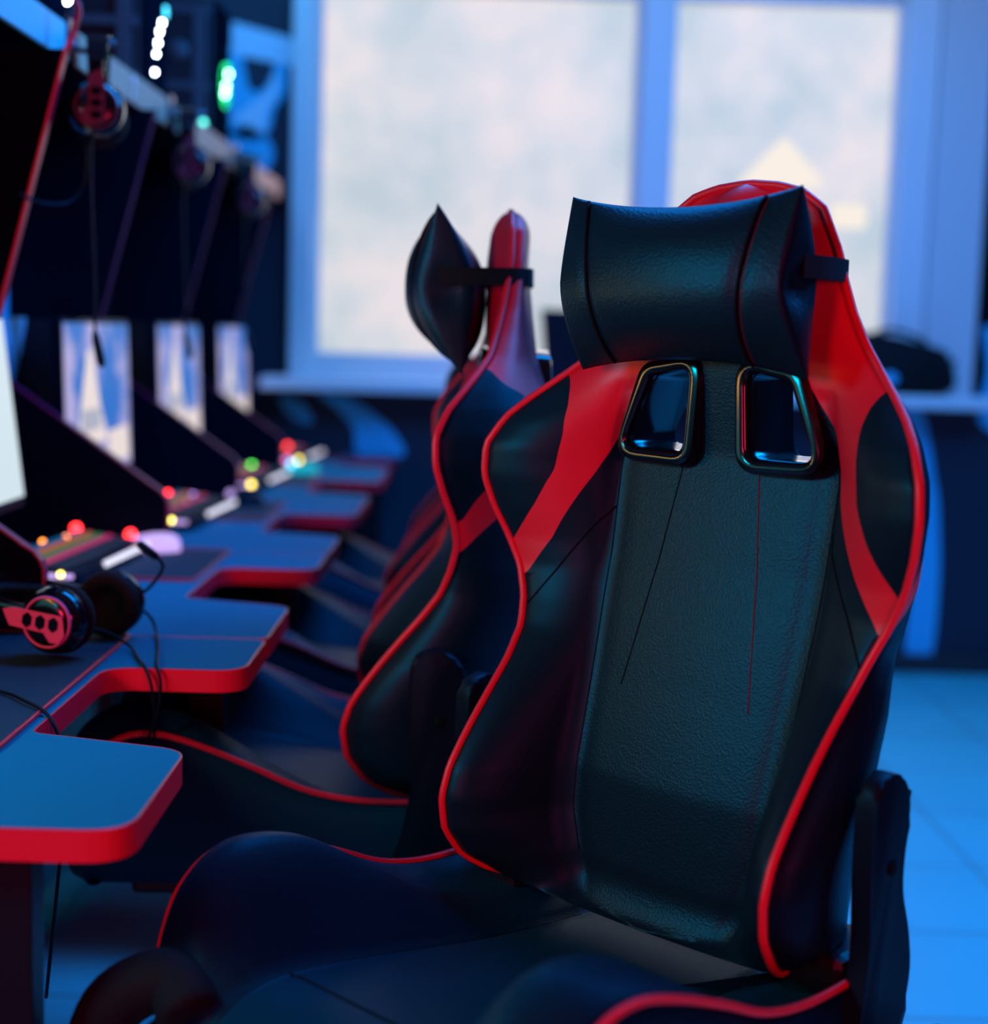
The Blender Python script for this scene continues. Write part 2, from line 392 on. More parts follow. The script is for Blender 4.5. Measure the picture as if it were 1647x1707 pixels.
mural('wall_swoosh_mural', [(p2(smoothp([(-0.60, 0.97), (-0.50, 0.955), (-0.40, 0.90), (-0.32, 0.83), (-0.29, 0.75), (-0.45, 0.75), (-0.47, 0.84), (-0.53, 0.91)])), 0),
       (p2(smoothp([(-0.74, 0.95), (-0.66, 0.93), (-0.62, 0.87), (-0.66, 0.86), (-0.72, 0.90)])), 0)],
      'pale curved swoosh painted on the dark wall under the sill', 'mural')
mural('corner_mural', [(p2(smoothp([(1.86, 1.72), (1.96, 1.74), (2.10, 1.66), (2.10, 1.30), (2.02, 0.90), (1.95, 0.88), (1.92, 1.12), (1.87, 1.22), (1.845, 1.35), (1.90, 1.45), (1.86, 1.55)])), 0),
      (p2(smoothp([(1.90, 1.42), (1.98, 1.47), (1.98, 1.33), (1.92, 1.30)])), 1), (p2(smoothp([(1.87, 1.23), (1.80, 1.28), (1.825, 1.12), (1.80, 0.96), (1.88, 0.90), (1.94, 1.0)])), 0)],
      'pale mural figure on the wall right of the window pier', 'mural')

# ------------------------------------------------------------------ gaming chair
ZW = [0.547, 0.550, 0.557, 0.57, 0.593, 0.628, 0.666, 0.70, 0.73, 0.788, 0.818, 0.853, 0.887, 0.922, 0.958, 0.994, 1.031, 1.068, 1.101, 1.125, 1.148, 1.171, 1.20, 1.235, 1.27, 1.30, 1.345, 1.364, 1.372, 1.376]
WW = [0.0, 0.10, 0.17, 0.199, 0.214, 0.218, 0.219, 0.219, 0.219, 0.219, 0.220, 0.225, 0.235, 0.250, 0.267, 0.281, 0.289, 0.287, 0.271, 0.250, 0.225, 0.199, 0.174, 0.150, 0.133, 0.121, 0.098, 0.070, 0.040, 0.0]
ZY = [0.547, 0.57, 0.593, 0.628, 0.666, 0.70, 0.73, 0.759, 0.788, 0.818, 0.853, 0.887, 0.922, 0.958, 0.994, 1.031, 1.068, 1.101, 1.125, 1.148, 1.171, 1.235, 1.30, 1.376]
YY = [-0.12, -0.15, -0.186, -0.211, -0.216, -0.205, -0.184, -0.161, -0.136, -0.109, -0.082, -0.068, -0.060, -0.065, -0.078, -0.088, -0.088, -0.072, -0.051, -0.031, -0.014, 0.005, 0.018, 0.022]
ZC = [0.547, 0.60, 0.70, 0.807, 0.95, 1.07, 1.168, 1.30, 1.376]
YC = [-0.085, -0.092, -0.080, -0.052, -0.018, 0.0, -0.012, -0.010, 0.0]
def itp(z, X, Y): return float(np.interp(z, X, Y))
def smooth_tab(X, Y):
    zs = np.linspace(X[0], X[-1], 900); y = np.interp(zs, X, Y); k = np.hanning(25); k /= k.sum()
    ys = np.convolve(np.pad(y, 12, mode='edge'), k, 'valid'); return zs, ys
_SY = smooth_tab(ZY, YY); _SC = smooth_tab(ZC, YC)
_SWz, _SWw = smooth_tab(ZW[3:24], WW[3:24])
def W_(z):
    if 0.60 < z < 1.22: return float(np.interp(z, _SWz, _SWw))
    return itp(z, ZW, WW)
def YR(z): return float(np.interp(z, *_SY))
def YCf(z): return float(np.interp(z, *_SC))
def shrink(z):
    if z > 1.335: return math.sqrt(max(0.0, 1 - ((z - 1.335) / 0.041) ** 2))
    if z < 0.59: return math.sqrt(max(0.0, 1 - ((0.59 - z) / 0.043) ** 2))
    return 1.0
XC = 0.142
def xcz(z): return float(np.interp(z, [0.547, 0.65, 0.9, 1.05, 1.17, 1.25, 1.376], [0.10, 0.135, 0.145, 0.148, 0.130, 0.085, 0.0]))
def front_y(x, z):
    w = W_(z); yr, yc = YR(z), YCf(z); xc = min(xcz(z), w * 0.8); x = min(abs(x), w)
    u = 0 if w <= xc else max(0.0, (x - xc) / (w - xc))
    e = 0.10
    p = 0 if u <= 0 else (1 - (1 - u) ** 2.0)
    if 0 < u < e: p *= 0.5 + 0.5 * u / e
    dip = 0.006 * math.exp(-((x - xc) / 0.010) ** 2) * (1 if z < 1.15 else 0)
    belly = -0.012 * max(0.0, 1 - (x / max(xc, .02)) ** 2) * float(np.interp(z, [.55, .7, .95, 1.1], [0.5, 0.7, 0.5, 0.2]))
    y = yc + (yr - yc) * p + dip + belly
    return yr + (y - yr) * shrink(z)
def thick(z): return float(np.interp(z, [0.547, 0.6, 0.8, 1.0, 1.17, 1.3, 1.376], [0.09, 0.11, 0.115, 0.09, 0.064, 0.050, 0.045]))
def hole_poly(grow=0.0):
    g = grow
    return [(0.038 - g, 1.170 + g), (0.094 + g * .6, 1.158 + g), (0.131 + g, 1.074 - g), (0.045 - g, 1.072 - g)]
def c_red(z):
    if z > 1.186: return 0.0
    return float(np.interp(z, [0.90, 0.914, 0.96, 1.036, 1.112, 1.15, 1.172, 1.180, 1.186], [1.0, 0.238, 0.206, 0.168, 0.139, 0.117, 0.104, 0.06, 0.0]))
def c_oval(z):
    return float(np.interp(z, [0.944, 0.950, 0.96, 0.98, 1.0, 1.04, 1.084, 1.12, 1.14, 1.151, 1.158, 1.162], [1.0, 0.262, 0.254, 0.238, 0.224, 0.204, 0.197, 0.197, 0.202, 0.209, 0.220, 1.0]))

def build_backrest(parent):
    zs = list(np.unique(np.round(np.concatenate([
        0.59 - 0.043 * np.cos(np.linspace(0, PI / 2, 9)), np.linspace(0.59, 1.335, 118), 1.335 + 0.041 * np.sin(np.linspace(0, PI / 2, 14)),
        [0.905, 0.914, 0.95, 1.158, 1.172, 1.180, 1.186]]), 5)))
    N1, NS, NB = 7, 5, 6
    bm = bmesh.new(); rows = []; mats = None
    for z in zs:
        w = W_(z); yr, yc = YR(z), YCf(z); g = shrink(z)
        cr = min(c_red(z), w); ov = max(cr, min(c_oval(z), w)); b1 = min(xcz(z), cr)
        half = []; mm = []
        for (a, b, mi) in ((0, b1, 0), (b1, cr, 1), (cr, ov, 2), (ov, w, 1)):
            for k in range(N1):
                x = a + (b - a) * k / N1; half.append((x, front_y(x, z))); mm.append(mi)
        half.append((w, yr))
        yb = yc + thick(z)
        dx = float(np.interp(z, [0.547, 0.6, 0.75, 0.82, 0.88, 0.93, 1.0, 1.15, 1.2], [0.0, 0.045, 0.05, 0.036, 0.010, 0.0, -0.004, -0.003, 0.0]))
        k2 = float(np.interp(z, [0.6, 0.9, 1.0], [1.0, 1.0, 0.93])); k3 = float(np.interp(z, [0.6, 0.9, 1.0], [0.75, 0.7, 0.6]))
        P0, P1 = (w, yr), (w + dx * g, yr + 0.03 * g); P2, P3 = ((w + dx * g) * k2, yr + 0.6 * (yb - yr) * g), (k3 * w, yr + (yb - yr) * g)
        def bez(t):
            return tuple(P0[i] * (1 - t) ** 3 + 3 * P1[i] * t * (1 - t) ** 2 + 3 * P2[i] * t * t * (1 - t) + P3[i] * t ** 3 for i in (0, 1))
        so = float(np.interp(z, [0.95, 0.96, 1.02, 1.08, 1.12, 1.150, 1.156], [0, .15, .62, .8, .75, .2, 0]))
        sr = max(so, min(1.0, max(0.0, (z - 0.905) / 0.11)))
        for bi, (a, b, mi) in enumerate(((0, so, 1), (so, sr, 2), (sr, 1, 1))):
            for k in range(NS):
                t = a + (b - a) * (k + (0 if k else 0)) / NS
                if not (bi == 0 and k == 0): half.append(bez(t)); mm.append(mi)
                else: mm.append(mi)
        half.append(bez(1)); nb = 2 if z > 1.0 else 1
        mm = mm[:len(half) - 1]
        x3, y3 = bez(1)
        for k in range(1, NB + 1):
            half.append((x3 * (1 - k / NB), y3 + 0.008 * g * math.sin(PI / 2 * k / NB))); mm.append(nb)
        rows.append([(x, y, z) for x, y in half]); mats_row = mm
        rows[-1] = (rows[-1], mm)
    L = len(rows[0][0])
    V = []
    for r, mm in rows:
        right = [bm.verts.new(p) for p in r]; left = [right[0]] + [bm.verts.new((-p[0], p[1], p[2])) for p in r[1:-1]] + [right[-1]]
        V.append((right, left))
    for i in range(len(rows) - 1):
        mm = rows[i + 1][1] if rows[i + 1][0][0][2] < 1.0 else rows[i][1]
        for side in (0, 1):
            A, B = V[i][side], V[i + 1][side]
            for k in range(L - 1):
                vs = (A[k], A[k + 1], B[k + 1], B[k])
                try: f = bm.faces.new(vs if side == 0 else vs[::-1])
                except ValueError: continue
                f.material_index = mm[k]; f.smooth = True
    bmesh.ops.remove_doubles(bm, verts=bm.verts[:], dist=2e-5)
    bmesh.ops.dissolve_degenerate(bm, dist=1e-6, edges=bm.edges[:])
    bnd = [e for e in bm.edges if len(e.link_faces) == 1]
    if bnd: bmesh.ops.holes_fill(bm, edges=bnd, sides=0)
    o = obj('backrest', bm, [leather, carbon, redl], None, True)
    # the two openings
    cb = bmesh.new()
    for s in (1, -1):
        pts = round_poly(hole_poly(0.002), 0.012, 5); pts = [(s * x, z) for x, z in pts]
        add_prism(cb, pts, 0.4, 'y', -0.2)
    cut = obj('cutter', cb, None)
    md = o.modifiers.new('openings', 'BOOLEAN'); md.operation = 'DIFFERENCE'; md.object = cut; md.solver = 'EXACT'
    dg = bpy.context.evaluated_depsgraph_get(); dg.update()
    me2 = bpy.data.meshes.new_from_object(o.evaluated_get(dg)); o.modifiers.clear(); o.data = me2
    bpy.data.objects.remove(cut); o.parent = parent
    me2.polygons.foreach_set('use_smooth', [True] * len(me2.polygons))
    return o

def tube_obj(name, pts, r, m, parent, n=8, closed=False):
    bm = bmesh.new(); add_tube(bm, pts, r, n, closed); return obj(name, bm, m, parent, True)

SEAT_T = 13
PAN = [(-0.03, 0.515), (-0.12, 0.522), (-0.22, 0.533), (-0.32, 0.548), (-0.41, 0.562), (-0.48, 0.572), (-0.535, 0.575), (-0.575, 0.567), (-0.603, 0.548), (-0.618, 0.52), (-0.622, 0.49), (-0.615, 0.462), (-0.60, 0.450)]
CREST = [(-0.02, 0.535), (-0.12, 0.545), (-0.228, 0.562), (-0.31, 0.602), (-0.38, 0.645), (-0.44, 0.676), (-0.495, 0.688), (-0.535, 0.683), (-0.572, 0.655), (-0.595, 0.612), (-0.606, 0.56), (-0.603, 0.50), (-0.59, 0.455)]
EDGE = [(-0.01, 0.575), (-0.12, 0.574), (-0.20, 0.576), (-0.27, 0.590), (-0.34, 0.620), (-0.41, 0.647), (-0.465, 0.661), (-0.51, 0.655), (-0.545, 0.628), (-0.563, 0.590), (-0.572, 0.548), (-0.57, 0.50), (-0.56, 0.46)]
def seat_pt(x, t):
    # x lateral 0..0.262, t 0..12
    i = min(int(t), SEAT_T - 2); f = t - i
    def cm(T):
        p = [Vector(T[max(0, min(SEAT_T - 1, i + k))]) for k in (-1, 0, 1, 2)]
        return 0.5 * (2 * p[1] + (p[2] - p[0]) * f + (2 * p[0] - 5 * p[1] + 4 * p[2] - p[3]) * f * f + (3 * p[1] - p[0] - 3 * p[2] + p[3]) * f ** 3)
    a, c, e = cm(PAN), cm(CREST), cm(EDGE); ax = abs(x)
    if ax <= 0.205:
        u = max(0.0, min(1.0, (ax - 0.115) / 0.09)); u = u * u * (3 - 2 * u); v = a.lerp(c, u)
        v = v + Vector((0, -0.006 * math.exp(-((ax - 0.125) / 0.008) ** 2)))
    else:
        u = (ax - 0.205) / 0.057; u = u ** 1.8; v = c.lerp(e, u)
    return Vector((x, v[0], v[1]))
def build_seat(parent):
    bm = bmesh.new(); xs = sorted(set([round(-0.262 + 0.524 * k / 66, 5) for k in range(67)]))
    nt = 64; G = [[bm.verts.new(seat_pt(x, t * 12 / nt)) for x in xs] for t in range(nt + 1)]
    for a, b in zip(G, G[1:]):
        for k in range(len(xs) - 1): bm.faces.new((a[k], a[k + 1], b[k + 1], b[k]))
    # side walls curl under to the base board
    nb = len(xs); 
    for col, s in ((0, -1), (nb - 1, 1)):
        prev = [g[col] for g in G]
        for (dx, fz) in ((0.006, 0.25), (0.008, 0.5), (0.0, 0.8), (-0.02, 1.0)):
            cur = []
            for v0 in [g[col] for g in G]:
                zb = 0.448; cur.append(bm.verts.new((s * (0.262 + dx), v0.co.y + (0.02 if v0.co.y < -0.5 else 0) * fz, v0.co.z + (zb - v0.co.z) * fz)))
            for k in range(len(prev) - 1): bm.faces.new((prev[k], prev[k + 1], cur[k + 1], cur[k]))
            prev = cur
    bmesh.ops.holes_fill(bm, edges=[e for e in bm.edges if len(e.link_faces) == 1], sides=0)
    return obj('seat', bm, seat_leather, parent, True)

def build_pillow(parent):
    cz, hh, hw = 1.2595, 0.097, 0.150
    nu, nv = 44, 28
    def pt(u, v, side):
        # u -1..1 lateral, v -1..1 vertical, side +1 front, -1 rear
        cornz = 1 - 0.17 * (1 - u * u) ** 0.9
        x = hw * u * (1 - 0.035 * (1 - v * v) ** 1.0 * (abs(u) ** 3)); z = cz + hh * v * cornz
        e_ = abs(u) ** 2; prof = max(0.0, 1 - abs(v) ** (2.3 - 0.7 * e_)) ** (0.70 + 0.30 * e_)
        full = 0.034 + 0.018 * (1 - u * u)
        dent = 1 - 0.08 * math.exp(-((abs(u) - 0.67 - 0.10 * v - 0.06 * v * v) / 0.05) ** 2)
        ymid = -0.092 + 0.018 * abs(v) ** 2 * (1 if v < 0 else -0.6)
        y = ymid - side * full * prof * (dent if side > 0 else 0.95)
        return Vector((x, y, z))
    bm = bmesh.new()
    us = [-math.cos(PI * k / nu) * 0.35 + (-1 + 2 * k / nu) * 0.65 for k in range(nu + 1)]; vs_ = [-1 + 2 * k / nv for k in range(nv + 1)]
    vs_ = [math.sin(PI / 2 * v) * 0.6 + v * 0.4 for v in vs_]
    grids = []
    for side in (1, -1):
        G = [[bm.verts.new(pt(u, v, side)) for u in us] for v in vs_]; grids.append(G)
        for a, b in zip(G, G[1:]):
            for k in range(nu): bm.faces.new((a[k], a[k + 1], b[k + 1], b[k]))
    # end caps, slightly sucked in around the strap
    for col, s in ((0, -1), (nu, 1)):
        prev = [g[col] for g in grids[0]]
        for q in (0.25, 0.5, 0.75, 1.0):
            if q < 1:
                cur = []
                for i in range(nv + 1):
                    a, b = grids[0][i][col].co, grids[1][i][col].co; p = a.lerp(b, q)
                    bul = math.sin(PI * q); p = p + Vector((s * bul * (0.004 * (1 - vs_[i] ** 2) - 0.012 * math.exp(-(vs_[i] / 0.25) ** 2)), 0, 0)); cur.append(bm.verts.new(p))
            else: cur = [g[col] for g in grids[1]]
            for k in range(nv): bm.faces.new((prev[k], prev[k + 1], cur[k + 1], cur[k]))
            prev = cur
    bmesh.ops.remove_doubles(bm, verts=bm.verts[:], dist=1e-4)
    o = obj('headrest_pillow', bm, leather, parent, True)
    for s in (1, -1):
        line = [pt(s * (0.67 + 0.08 * v + (0.08 if s < 0 else -0.02) * v * v), v * 0.99, 1) + Vector((0, -0.0015, 0)) for v in np.linspace(-1, 1, 24)]
        tube_obj('pillow_seam', line, 0.0021, seam_m, o)
        if s > 0:
            line = [pt(s * (0.70 + 0.08 * v - 0.02 * v * v), v * 0.97, 1) + Vector((0, -0.0004, 0)) for v in np.linspace(-1, 1, 24)]
            tube_obj('red_stitching', line, 0.0005, stitch_m, o)
    # strap: flat band around the head section
    loop = [(-0.146, -0.085), (-0.146, -0.04), (-0.137, 0.01), (-0.124, 0.034), (-0.10, 0.048), (0, 0.055), (0.10, 0.048), (0.124, 0.034), (0.137, 0.01), (0.146, -0.04), (0.146, -0.085)]
    lp = catmull([(a, b, 0) for a, b in loop], 5); bm = bmesh.new(); prev = None
    for p in lp:
        tilt = 0.0
        c = [bm.verts.new((p.x, p.y, z)) for z in (1.266, 1.290)] + [bm.verts.new((p.x * 0.985, p.y - 0.0015 * (1 if p.y > 0.03 else 0), z)) for z in (1.290, 1.266)]
        if prev:
            for k in range(4): bm.faces.new((prev[k], prev[(k + 1) % 4], c[(k + 1) % 4], c[k]))
        else: bm.faces.new(c)
        prev = c
    bm.faces.new(prev[::-1])
    obj('pillow_strap', bm, webbing, o)
    return o

def build_bezel(parent, s):
    ys = [(-0.028, 0.0170), (-0.034, 0.0145), (-0.0355, 0.009), (-0.035, 0.004), (-0.032, 0.0008), (-0.02, -0.001), (0.06, -0.001), (0.064, 0.003), (0.062, 0.010), (0.05, 0.0115), (-0.02, 0.0170)]
    bm = bmesh.new(); rings = []
    for y, g in ys:
        pts = round_poly([(0.038 - g, 1.170 + g), (0.094 + g * .8, 1.158 + g), (0.131 + g, 1.074 - g), (0.045 - g, 1.072 - g)], 0.014 + max(0, g) * 0.9, 6)
        rings.append([bm.verts.new((s * x, y + 0.012, z)) for x, z in pts])
    n = len(rings[0])
    for i in range(len(rings)):
        A, B = rings[i], rings[(i + 1) % len(rings)]
        for k in range(n): bm.faces.new((A[k], A[(k + 1) % n], B[(k + 1) % n], B[k]))
    o = obj('opening_bezel', bm, gloss, parent); smooth_by_angle(o, 50); return o

def build_hinge_cover(parent, s):
    pts = [(-0.130, 0.755), (-0.130, 0.68), (-0.125, 0.61), (-0.135, 0.54), (-0.150, 0.47), (-0.10, 0.452), (-0.062, 0.50), (-0.040, 0.56), (-0.046, 0.61), (-0.064, 0.66), (-0.064, 0.705), (-0.055, 0.745), (-0.070, 0.776), (-0.100, 0.786), (-0.122, 0.778)]
    pts = p2(smoothp(pts, 4)); bm = bmesh.new()
    add_prism(bm, [(a, b) for a, b in pts], 0.022, 'x', 0.264, 0.006)
    if s < 0: bmesh.ops.scale(bm, vec=(-1, 1, 1), verts=bm.verts[:])
    o = obj('hinge_cover', bm, plastic, parent); smooth_by_angle(o, 40)
    bm = bmesh.new(); add_lathe(bm, [(0.008, 0), (0.008, 0.001), (0, 0.001)], 16, Matrix.Translation((s * 0.286, -0.090, 0.69)) @ Matrix.Rotation(s * PI / 2, 4, 'Y'))
    obj('screw_cap', bm, seam_m, o)
    bm = bmesh.new(); add_box(bm, (s * 0.222, -0.075, 0.52), (0.075, 0.10, 0.15), 0.012); obj('hinge_bracket', bm, metal_m, parent)
    return o

def build_chair(name, label, x, y, deg, group):
    t = thing(name, label, 'chair', (x, y, 0), math.radians(deg), group)
    back = build_backrest(t)
    # piping all round the ridge
    zl = list(np.linspace(0.575, 1.335, 70)) + list(1.335 + 0.0405 * np.sin(np.linspace(0.1, PI / 2, 12)))
    rp = [(0.178, -0.085, 0.556), (0.190, -0.115, 0.561), (0.197, -0.14, 0.567)] + [(W_(z) + 0.001, YR(z), z) for z in zl]
    line = rp + [(-a, b, c) for a, b, c in rp[::-1][1:]]
    zz = [Vector(p) for p in line]
    tube_obj('backrest_piping', zz, 0.0047, redp, t, 8)
    # seams and stitch lines on the backrest
    for s in (1, -1):
        tube_obj('seam', [(s * xcz(z), front_y(xcz(z), z) - 0.0002, z) for z in np.linspace(0.60, 1.09, 40)], 0.0011, seam_m, back, 6)
        tube_obj('stitch_line', [(s * xx, front_y(xx, z) - 0.0001, z) for z, xx in zip(np.linspace(0.80, 1.056, 26), np.linspace(0.088, 0.052, 26))], 0.0008, stitch_m if s > 0 else seam_m, back, 6)
        tube_obj('seam', [(s * xx, front_y(xx, z) - 0.0004, z) for z, xx in zip(np.linspace(0.878, 1.0, 20), np.linspace(0.226, 0.148, 20))], 0.0010, seam_m, back, 6)
        build_bezel(t, s)
        build_hinge_cover(t, s)
    build_pillow(t)
    seat = build_seat(t)
    for s in (1, -1):
        tube_obj('seat_piping', [(s * 0.2635, *seat_pt(0.262, q)[1:]) for q in np.linspace(0.4, 9.6, 50)], 0.0045, redp, t, 8)
        tube_obj('seat_seam', [seat_pt(s * 0.125, q) + Vector((0, 0, 0.0005)) for q in np.linspace(0.5, 8.6, 40)], 0.0012, seam_m, seat, 6)
    tube_obj('seat_seam', [seat_pt(xx, 5.6 - 3 * (xx / 0.125) ** 2 * 0 ) + Vector((0, 0, 0.0005)) for xx in np.linspace(-0.125, 0.125, 30)], 0.0012, seam_m, seat, 6)
    # under the seat
    bm = bmesh.new(); add_box(bm, (0, -0.30, 0.432), (0.40, 0.42, 0.035), 0.008); add_box(bm, (0, -0.30, 0.395), (0.20, 0.30, 0.05), 0.01)
    for s in (1, -1): add_box(bm, (s * 0.235, -0.12, 0.44), (0.10, 0.06, 0.03), 0.006)
    obj('seat_mechanism', bm, metal_m, t)
    bm = bmesh.new(); add_tube(bm, [(0.27, -0.10, 0.485), (0.285, -0.085, 0.503), (0.30, -0.06, 0.505)], 0.005, 8)
    o1 = obj('recline_lever', bm, metal_m, t, True)
    bm = bmesh.new(); add_tube(bm, [(0.315, -0.135, 0.500), (0.315, -0.128, 0.5003), (0.315, -0.03, 0.506), (0.315, -0.022, 0.506)], [0.009, 0.0115, 0.0115, 0.010], 14); obj('lever_grip', bm, plastic, o1, True)
    bm = bmesh.new(); add_tube(bm, [(0, -0.28, 0.37), (0, -0.28, 0.22)], 0.025, 18); add_tube(bm, [(0, -0.28, 0.22), (0, -0.28, 0.075)], 0.034, 18)
    obj('gas_lift', bm, metal_m, t, True)
    for k in range(5):
        a = 2 * PI * k / 5 + 0.3; d = Vector((math.cos(a), math.sin(a), 0)); c = Vector((0, -0.28, 0))
        bm = bmesh.new(); add_tube(bm, [c + d * 0.02 + Vector((0, 0, 0.11)), c + d * 0.16 + Vector((0, 0, 0.10)), c + d * 0.31 + Vector((0, 0, 0.075))], [0.030, 0.024, 0.016], 10)
        lg = obj('base_leg', bm, plastic, t, True)
        bm = bmesh.new(); s_ = d.cross(Vector((0, 0, 1)))
        for q in (-1, 1):
            add_lathe(bm, [(0, -0.009), (0.024, -0.009), (0.027, -0.005), (0.027, 0.005), (0.024, 0.009), (0, 0.009)], 18,
                      Matrix.Translation(c + d * 0.31 + s_ * q * 0.014 + Vector((0, 0, 0.0275))) @ s_.to_track_quat('Z', 'Y').to_matrix().to_4x4())
        add_tube(bm, [c + d * 0.31 + Vector((0, 0, 0.03)), c + d * 0.31 + Vector((0, 0, 0.07))], 0.008, 8)
        obj('caster', bm, plastic, lg, False)
    return t
GC = 'gaming chairs along the desk row'
chair_a = build_chair('gaming_chair', 'large sharp black and red gaming chair in front, turned towards the camera', 0.273, 1.682, -44, GC)
for (x, y, deg, lab) in ((0.034, 2.21, -88.1, 'black and red gaming chair seen side-on, directly behind the big front chair'),
                         (0.02, 2.95, -89, 'blurred gaming chair mostly hidden behind the side-on chair'),
                         (0.03, 3.78, -90, 'farthest blurred gaming chair at the window end of the desks')):
    c = copy_tree(chair_a); c.location = (x, y, 0); c.rotation_euler = (0, 0, math.radians(deg)); c['label'] = lab
    for ch in (bpy.data.objects if deg == -89 else ()):      # its head pillow has slid down
        if ch.parent == c and ch.name.startswith('headrest_pillow'): ch.matrix_basis = Matrix.Translation((0, 0.045, -0.185))
    PM = Matrix.Translation((0, 0.035, 1.26)) @ Matrix.Diagonal((1, 1.16, 1.2, 1)) @ Matrix.Translation((0, 0, -1.26))
    if deg == -88.1:        # this backrest sits a little more upright
        Rt = Matrix.Translation((0, -0.05, 0.5)) @ Matrix.Rotation(0.029, 4, 'X') @ Matrix.Translation((0, 0.05, -0.5))
        for ch in bpy.data.objects:
            if ch.parent == c and ch.name.split('.')[0] in ('backrest', 'backrest_piping', 'opening_bezel', 'headrest_pillow'):
                ch.matrix_basis = Rt @ PM if 'pillow' in ch.name else Rt
                for sub in (bpy.data.objects if 'pillow' in ch.name else ()):
                    if sub.parent == ch and 'strap' in sub.name: sub.matrix_basis = PM.inverted()
# folded armrest hanging beside the front corner of the nearest seat
bm = bmesh.new(); add_tube(bm, catmull([(-0.150, -0.612, 0.55), (-0.180, -0.605, 0.572), (-0.205, -0.620, 0.570), (-0.228, -0.648, 0.545), (-0.240, -0.665, 0.49)], 5), [0.024] + [0.031] * 19 + [0.028], 14)
arm_o = obj('armrest', bm, webbing, chair_a, True); arm_o['label'] = 'black padded armrest folded beside the seat corner'
bm = bmesh.new(); add_tube(bm, [(-0.15, -0.61, 0.54), (-0.24, -0.42, 0.44), (-0.15, -0.38, 0.43)], 0.014, 10); obj('armrest_bracket', bm, metal_m, arm_o, True)

# ------------------------------------------------------------------ desks
P = 0.845; Y0 = 1.29; DZ = 0.75; TH = 0.030
names = ['nearest desk at the lower left, showing only its far tongue', 'desk beside the headset, with the wide sharp red-edged tongue', 'third desk from the front, one bay beyond the headset desk', 'fourth desk from the front, beside the blurred keyboards', 'last desk of the row, against the window wall']
def build_desk(i, y0, y1):
    t = thing('gaming_desk', names[i], 'desk', (-0.6, (y0 + y1) / 2, 0), 0, 'notched desks along the left wall')
    B = Vector((-0.6, (y0 + y1) / 2, 0)); L = y1 - y0; xf, xi, xb = -0.307, -0.488, -1.0
    pts = [(xb, y0), (xf, y0), (xf, y0 + 0.262), (xi, y0 + 0.315), (xi, y1 - 0.205), (xf, y1 - 0.205), (xf, y1), (xb, y1)]
    rad = [0, 0.02, 0.045, 0.02, 0.045, 0.045, 0.02, 0]
    if i == 0: rad[1] = 0.045
    pl = round_poly(pts, rad, 8); pl = [(a - B.x, b - B.y) for a, b in pl]
    bm = bmesh.new(); lo = [bm.verts.new((a, b, DZ - TH)) for a, b in pl]; hi = [bm.verts.new((a, b, DZ)) for a, b in pl]; n = len(pl)
    bm.faces.new(lo[::-1]); bm.faces.new(hi)
    for k in range(n):
        bm.faces.new((lo[k], lo[(k + 1) % n], hi[(k + 1) % n], hi[k]))
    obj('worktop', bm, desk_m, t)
    # red edge banding: thin strip wrapped around the visible edge
    bm = bmesh.new(); idx = [k for k in range(n)]
    e = 0.0022; prev = None
    for k in range(n):
        a = Vector(pl[k - 1]); p = Vector(pl[k]); b = Vector(pl[(k + 1) % n])
        t1 = (p - a).normalized() if (p - a).length > 1e-7 else (b - p).normalized(); t2 = (b - p).normalized() if (b - p).length > 1e-7 else t1
        nn = Vector(((t1 + t2).y, -(t1 + t2).x)); nn = nn.normalized() if nn.length > 1e-6 else Vector((t1.y, -t1.x))
        q = p + nn * e
        if k == 0 or k == n - 1: q = p
        cur = [bm.verts.new((p.x, p.y, DZ - TH)), bm.verts.new((q.x, q.y, DZ - TH)), bm.verts.new((q.x, q.y, DZ - 0.0004)), bm.verts.new((p.x, p.y, DZ + 0.0004))]
        if prev:
            for j in range(4): bm.faces.new((prev[j], prev[(j + 1) % 4], cur[(j + 1) % 4], cur[j]))
        prev = cur
    obj('edge_banding', bm, edge_m, t)
    for (lx, ly) in ((-0.425, y0 + 0.045), (-0.384, y1 - 0.03)):
        bm = bmesh.new(); add_box(bm, (lx - B.x, ly - B.y, (DZ - TH) / 2), (0.042 if i else 0.05, 0.04, DZ - TH), 0.002); obj('leg', bm, metal_m, t)
    for ly in (y0 + 0.05, y1 - 0.05):
        bm = bmesh.new(); add_box(bm, (-0.95 - B.x, ly - B.y, (DZ - TH) / 2), (0.05, 0.04, DZ - TH), 0.002); obj('leg', bm, metal_m, t)
    return t
ends = []
for i in range(5):
    y0 = Y0 + i * P; y1 = min(y0 + P, WY - 0.005); build_desk(i, y0 + 0.001, y1 - 0.001); ends.append((y0, y1))
    # gaming mat with red rim lying on the worktop
    if i < 5:
        m0, m1 = y0 + (0.47 if i else 0.22), min(y0 + 0.838, WY - .02)
        lab = ['black desk mat with bright red rim under the headset', 'black desk mat with red rim under the nearest glowing keyboard', 'black desk mat with red rim under the second glowing keyboard', 'black desk mat with red rim under the third glowing keyboard', 'black desk mat at the window end of the row'][i]
        t = thing('desk_mat', lab, 'desk mat', (-0.72, (m0 + m1) / 2, DZ), 0, 'desk mats')
        pl = round_poly([(-0.98, m0), (-0.50, m0), (-0.50, m1), (-0.98, m1)], [0, 0.02, 0.02, 0], 5); pl = [(a + 0.72, b - (m0 + m1) / 2) for a, b in pl]
        bm = bmesh.new(); add_prism(bm, pl, 0.0035, 'z', 0.0005); obj('mat_surface', bm, mat_m, t)
        bm = bmesh.new(); add_tube(bm, [(a, b, 0.003) for a, b in pl], 0.0028, 6, True); obj('mat_rim', bm, edge_m, t)

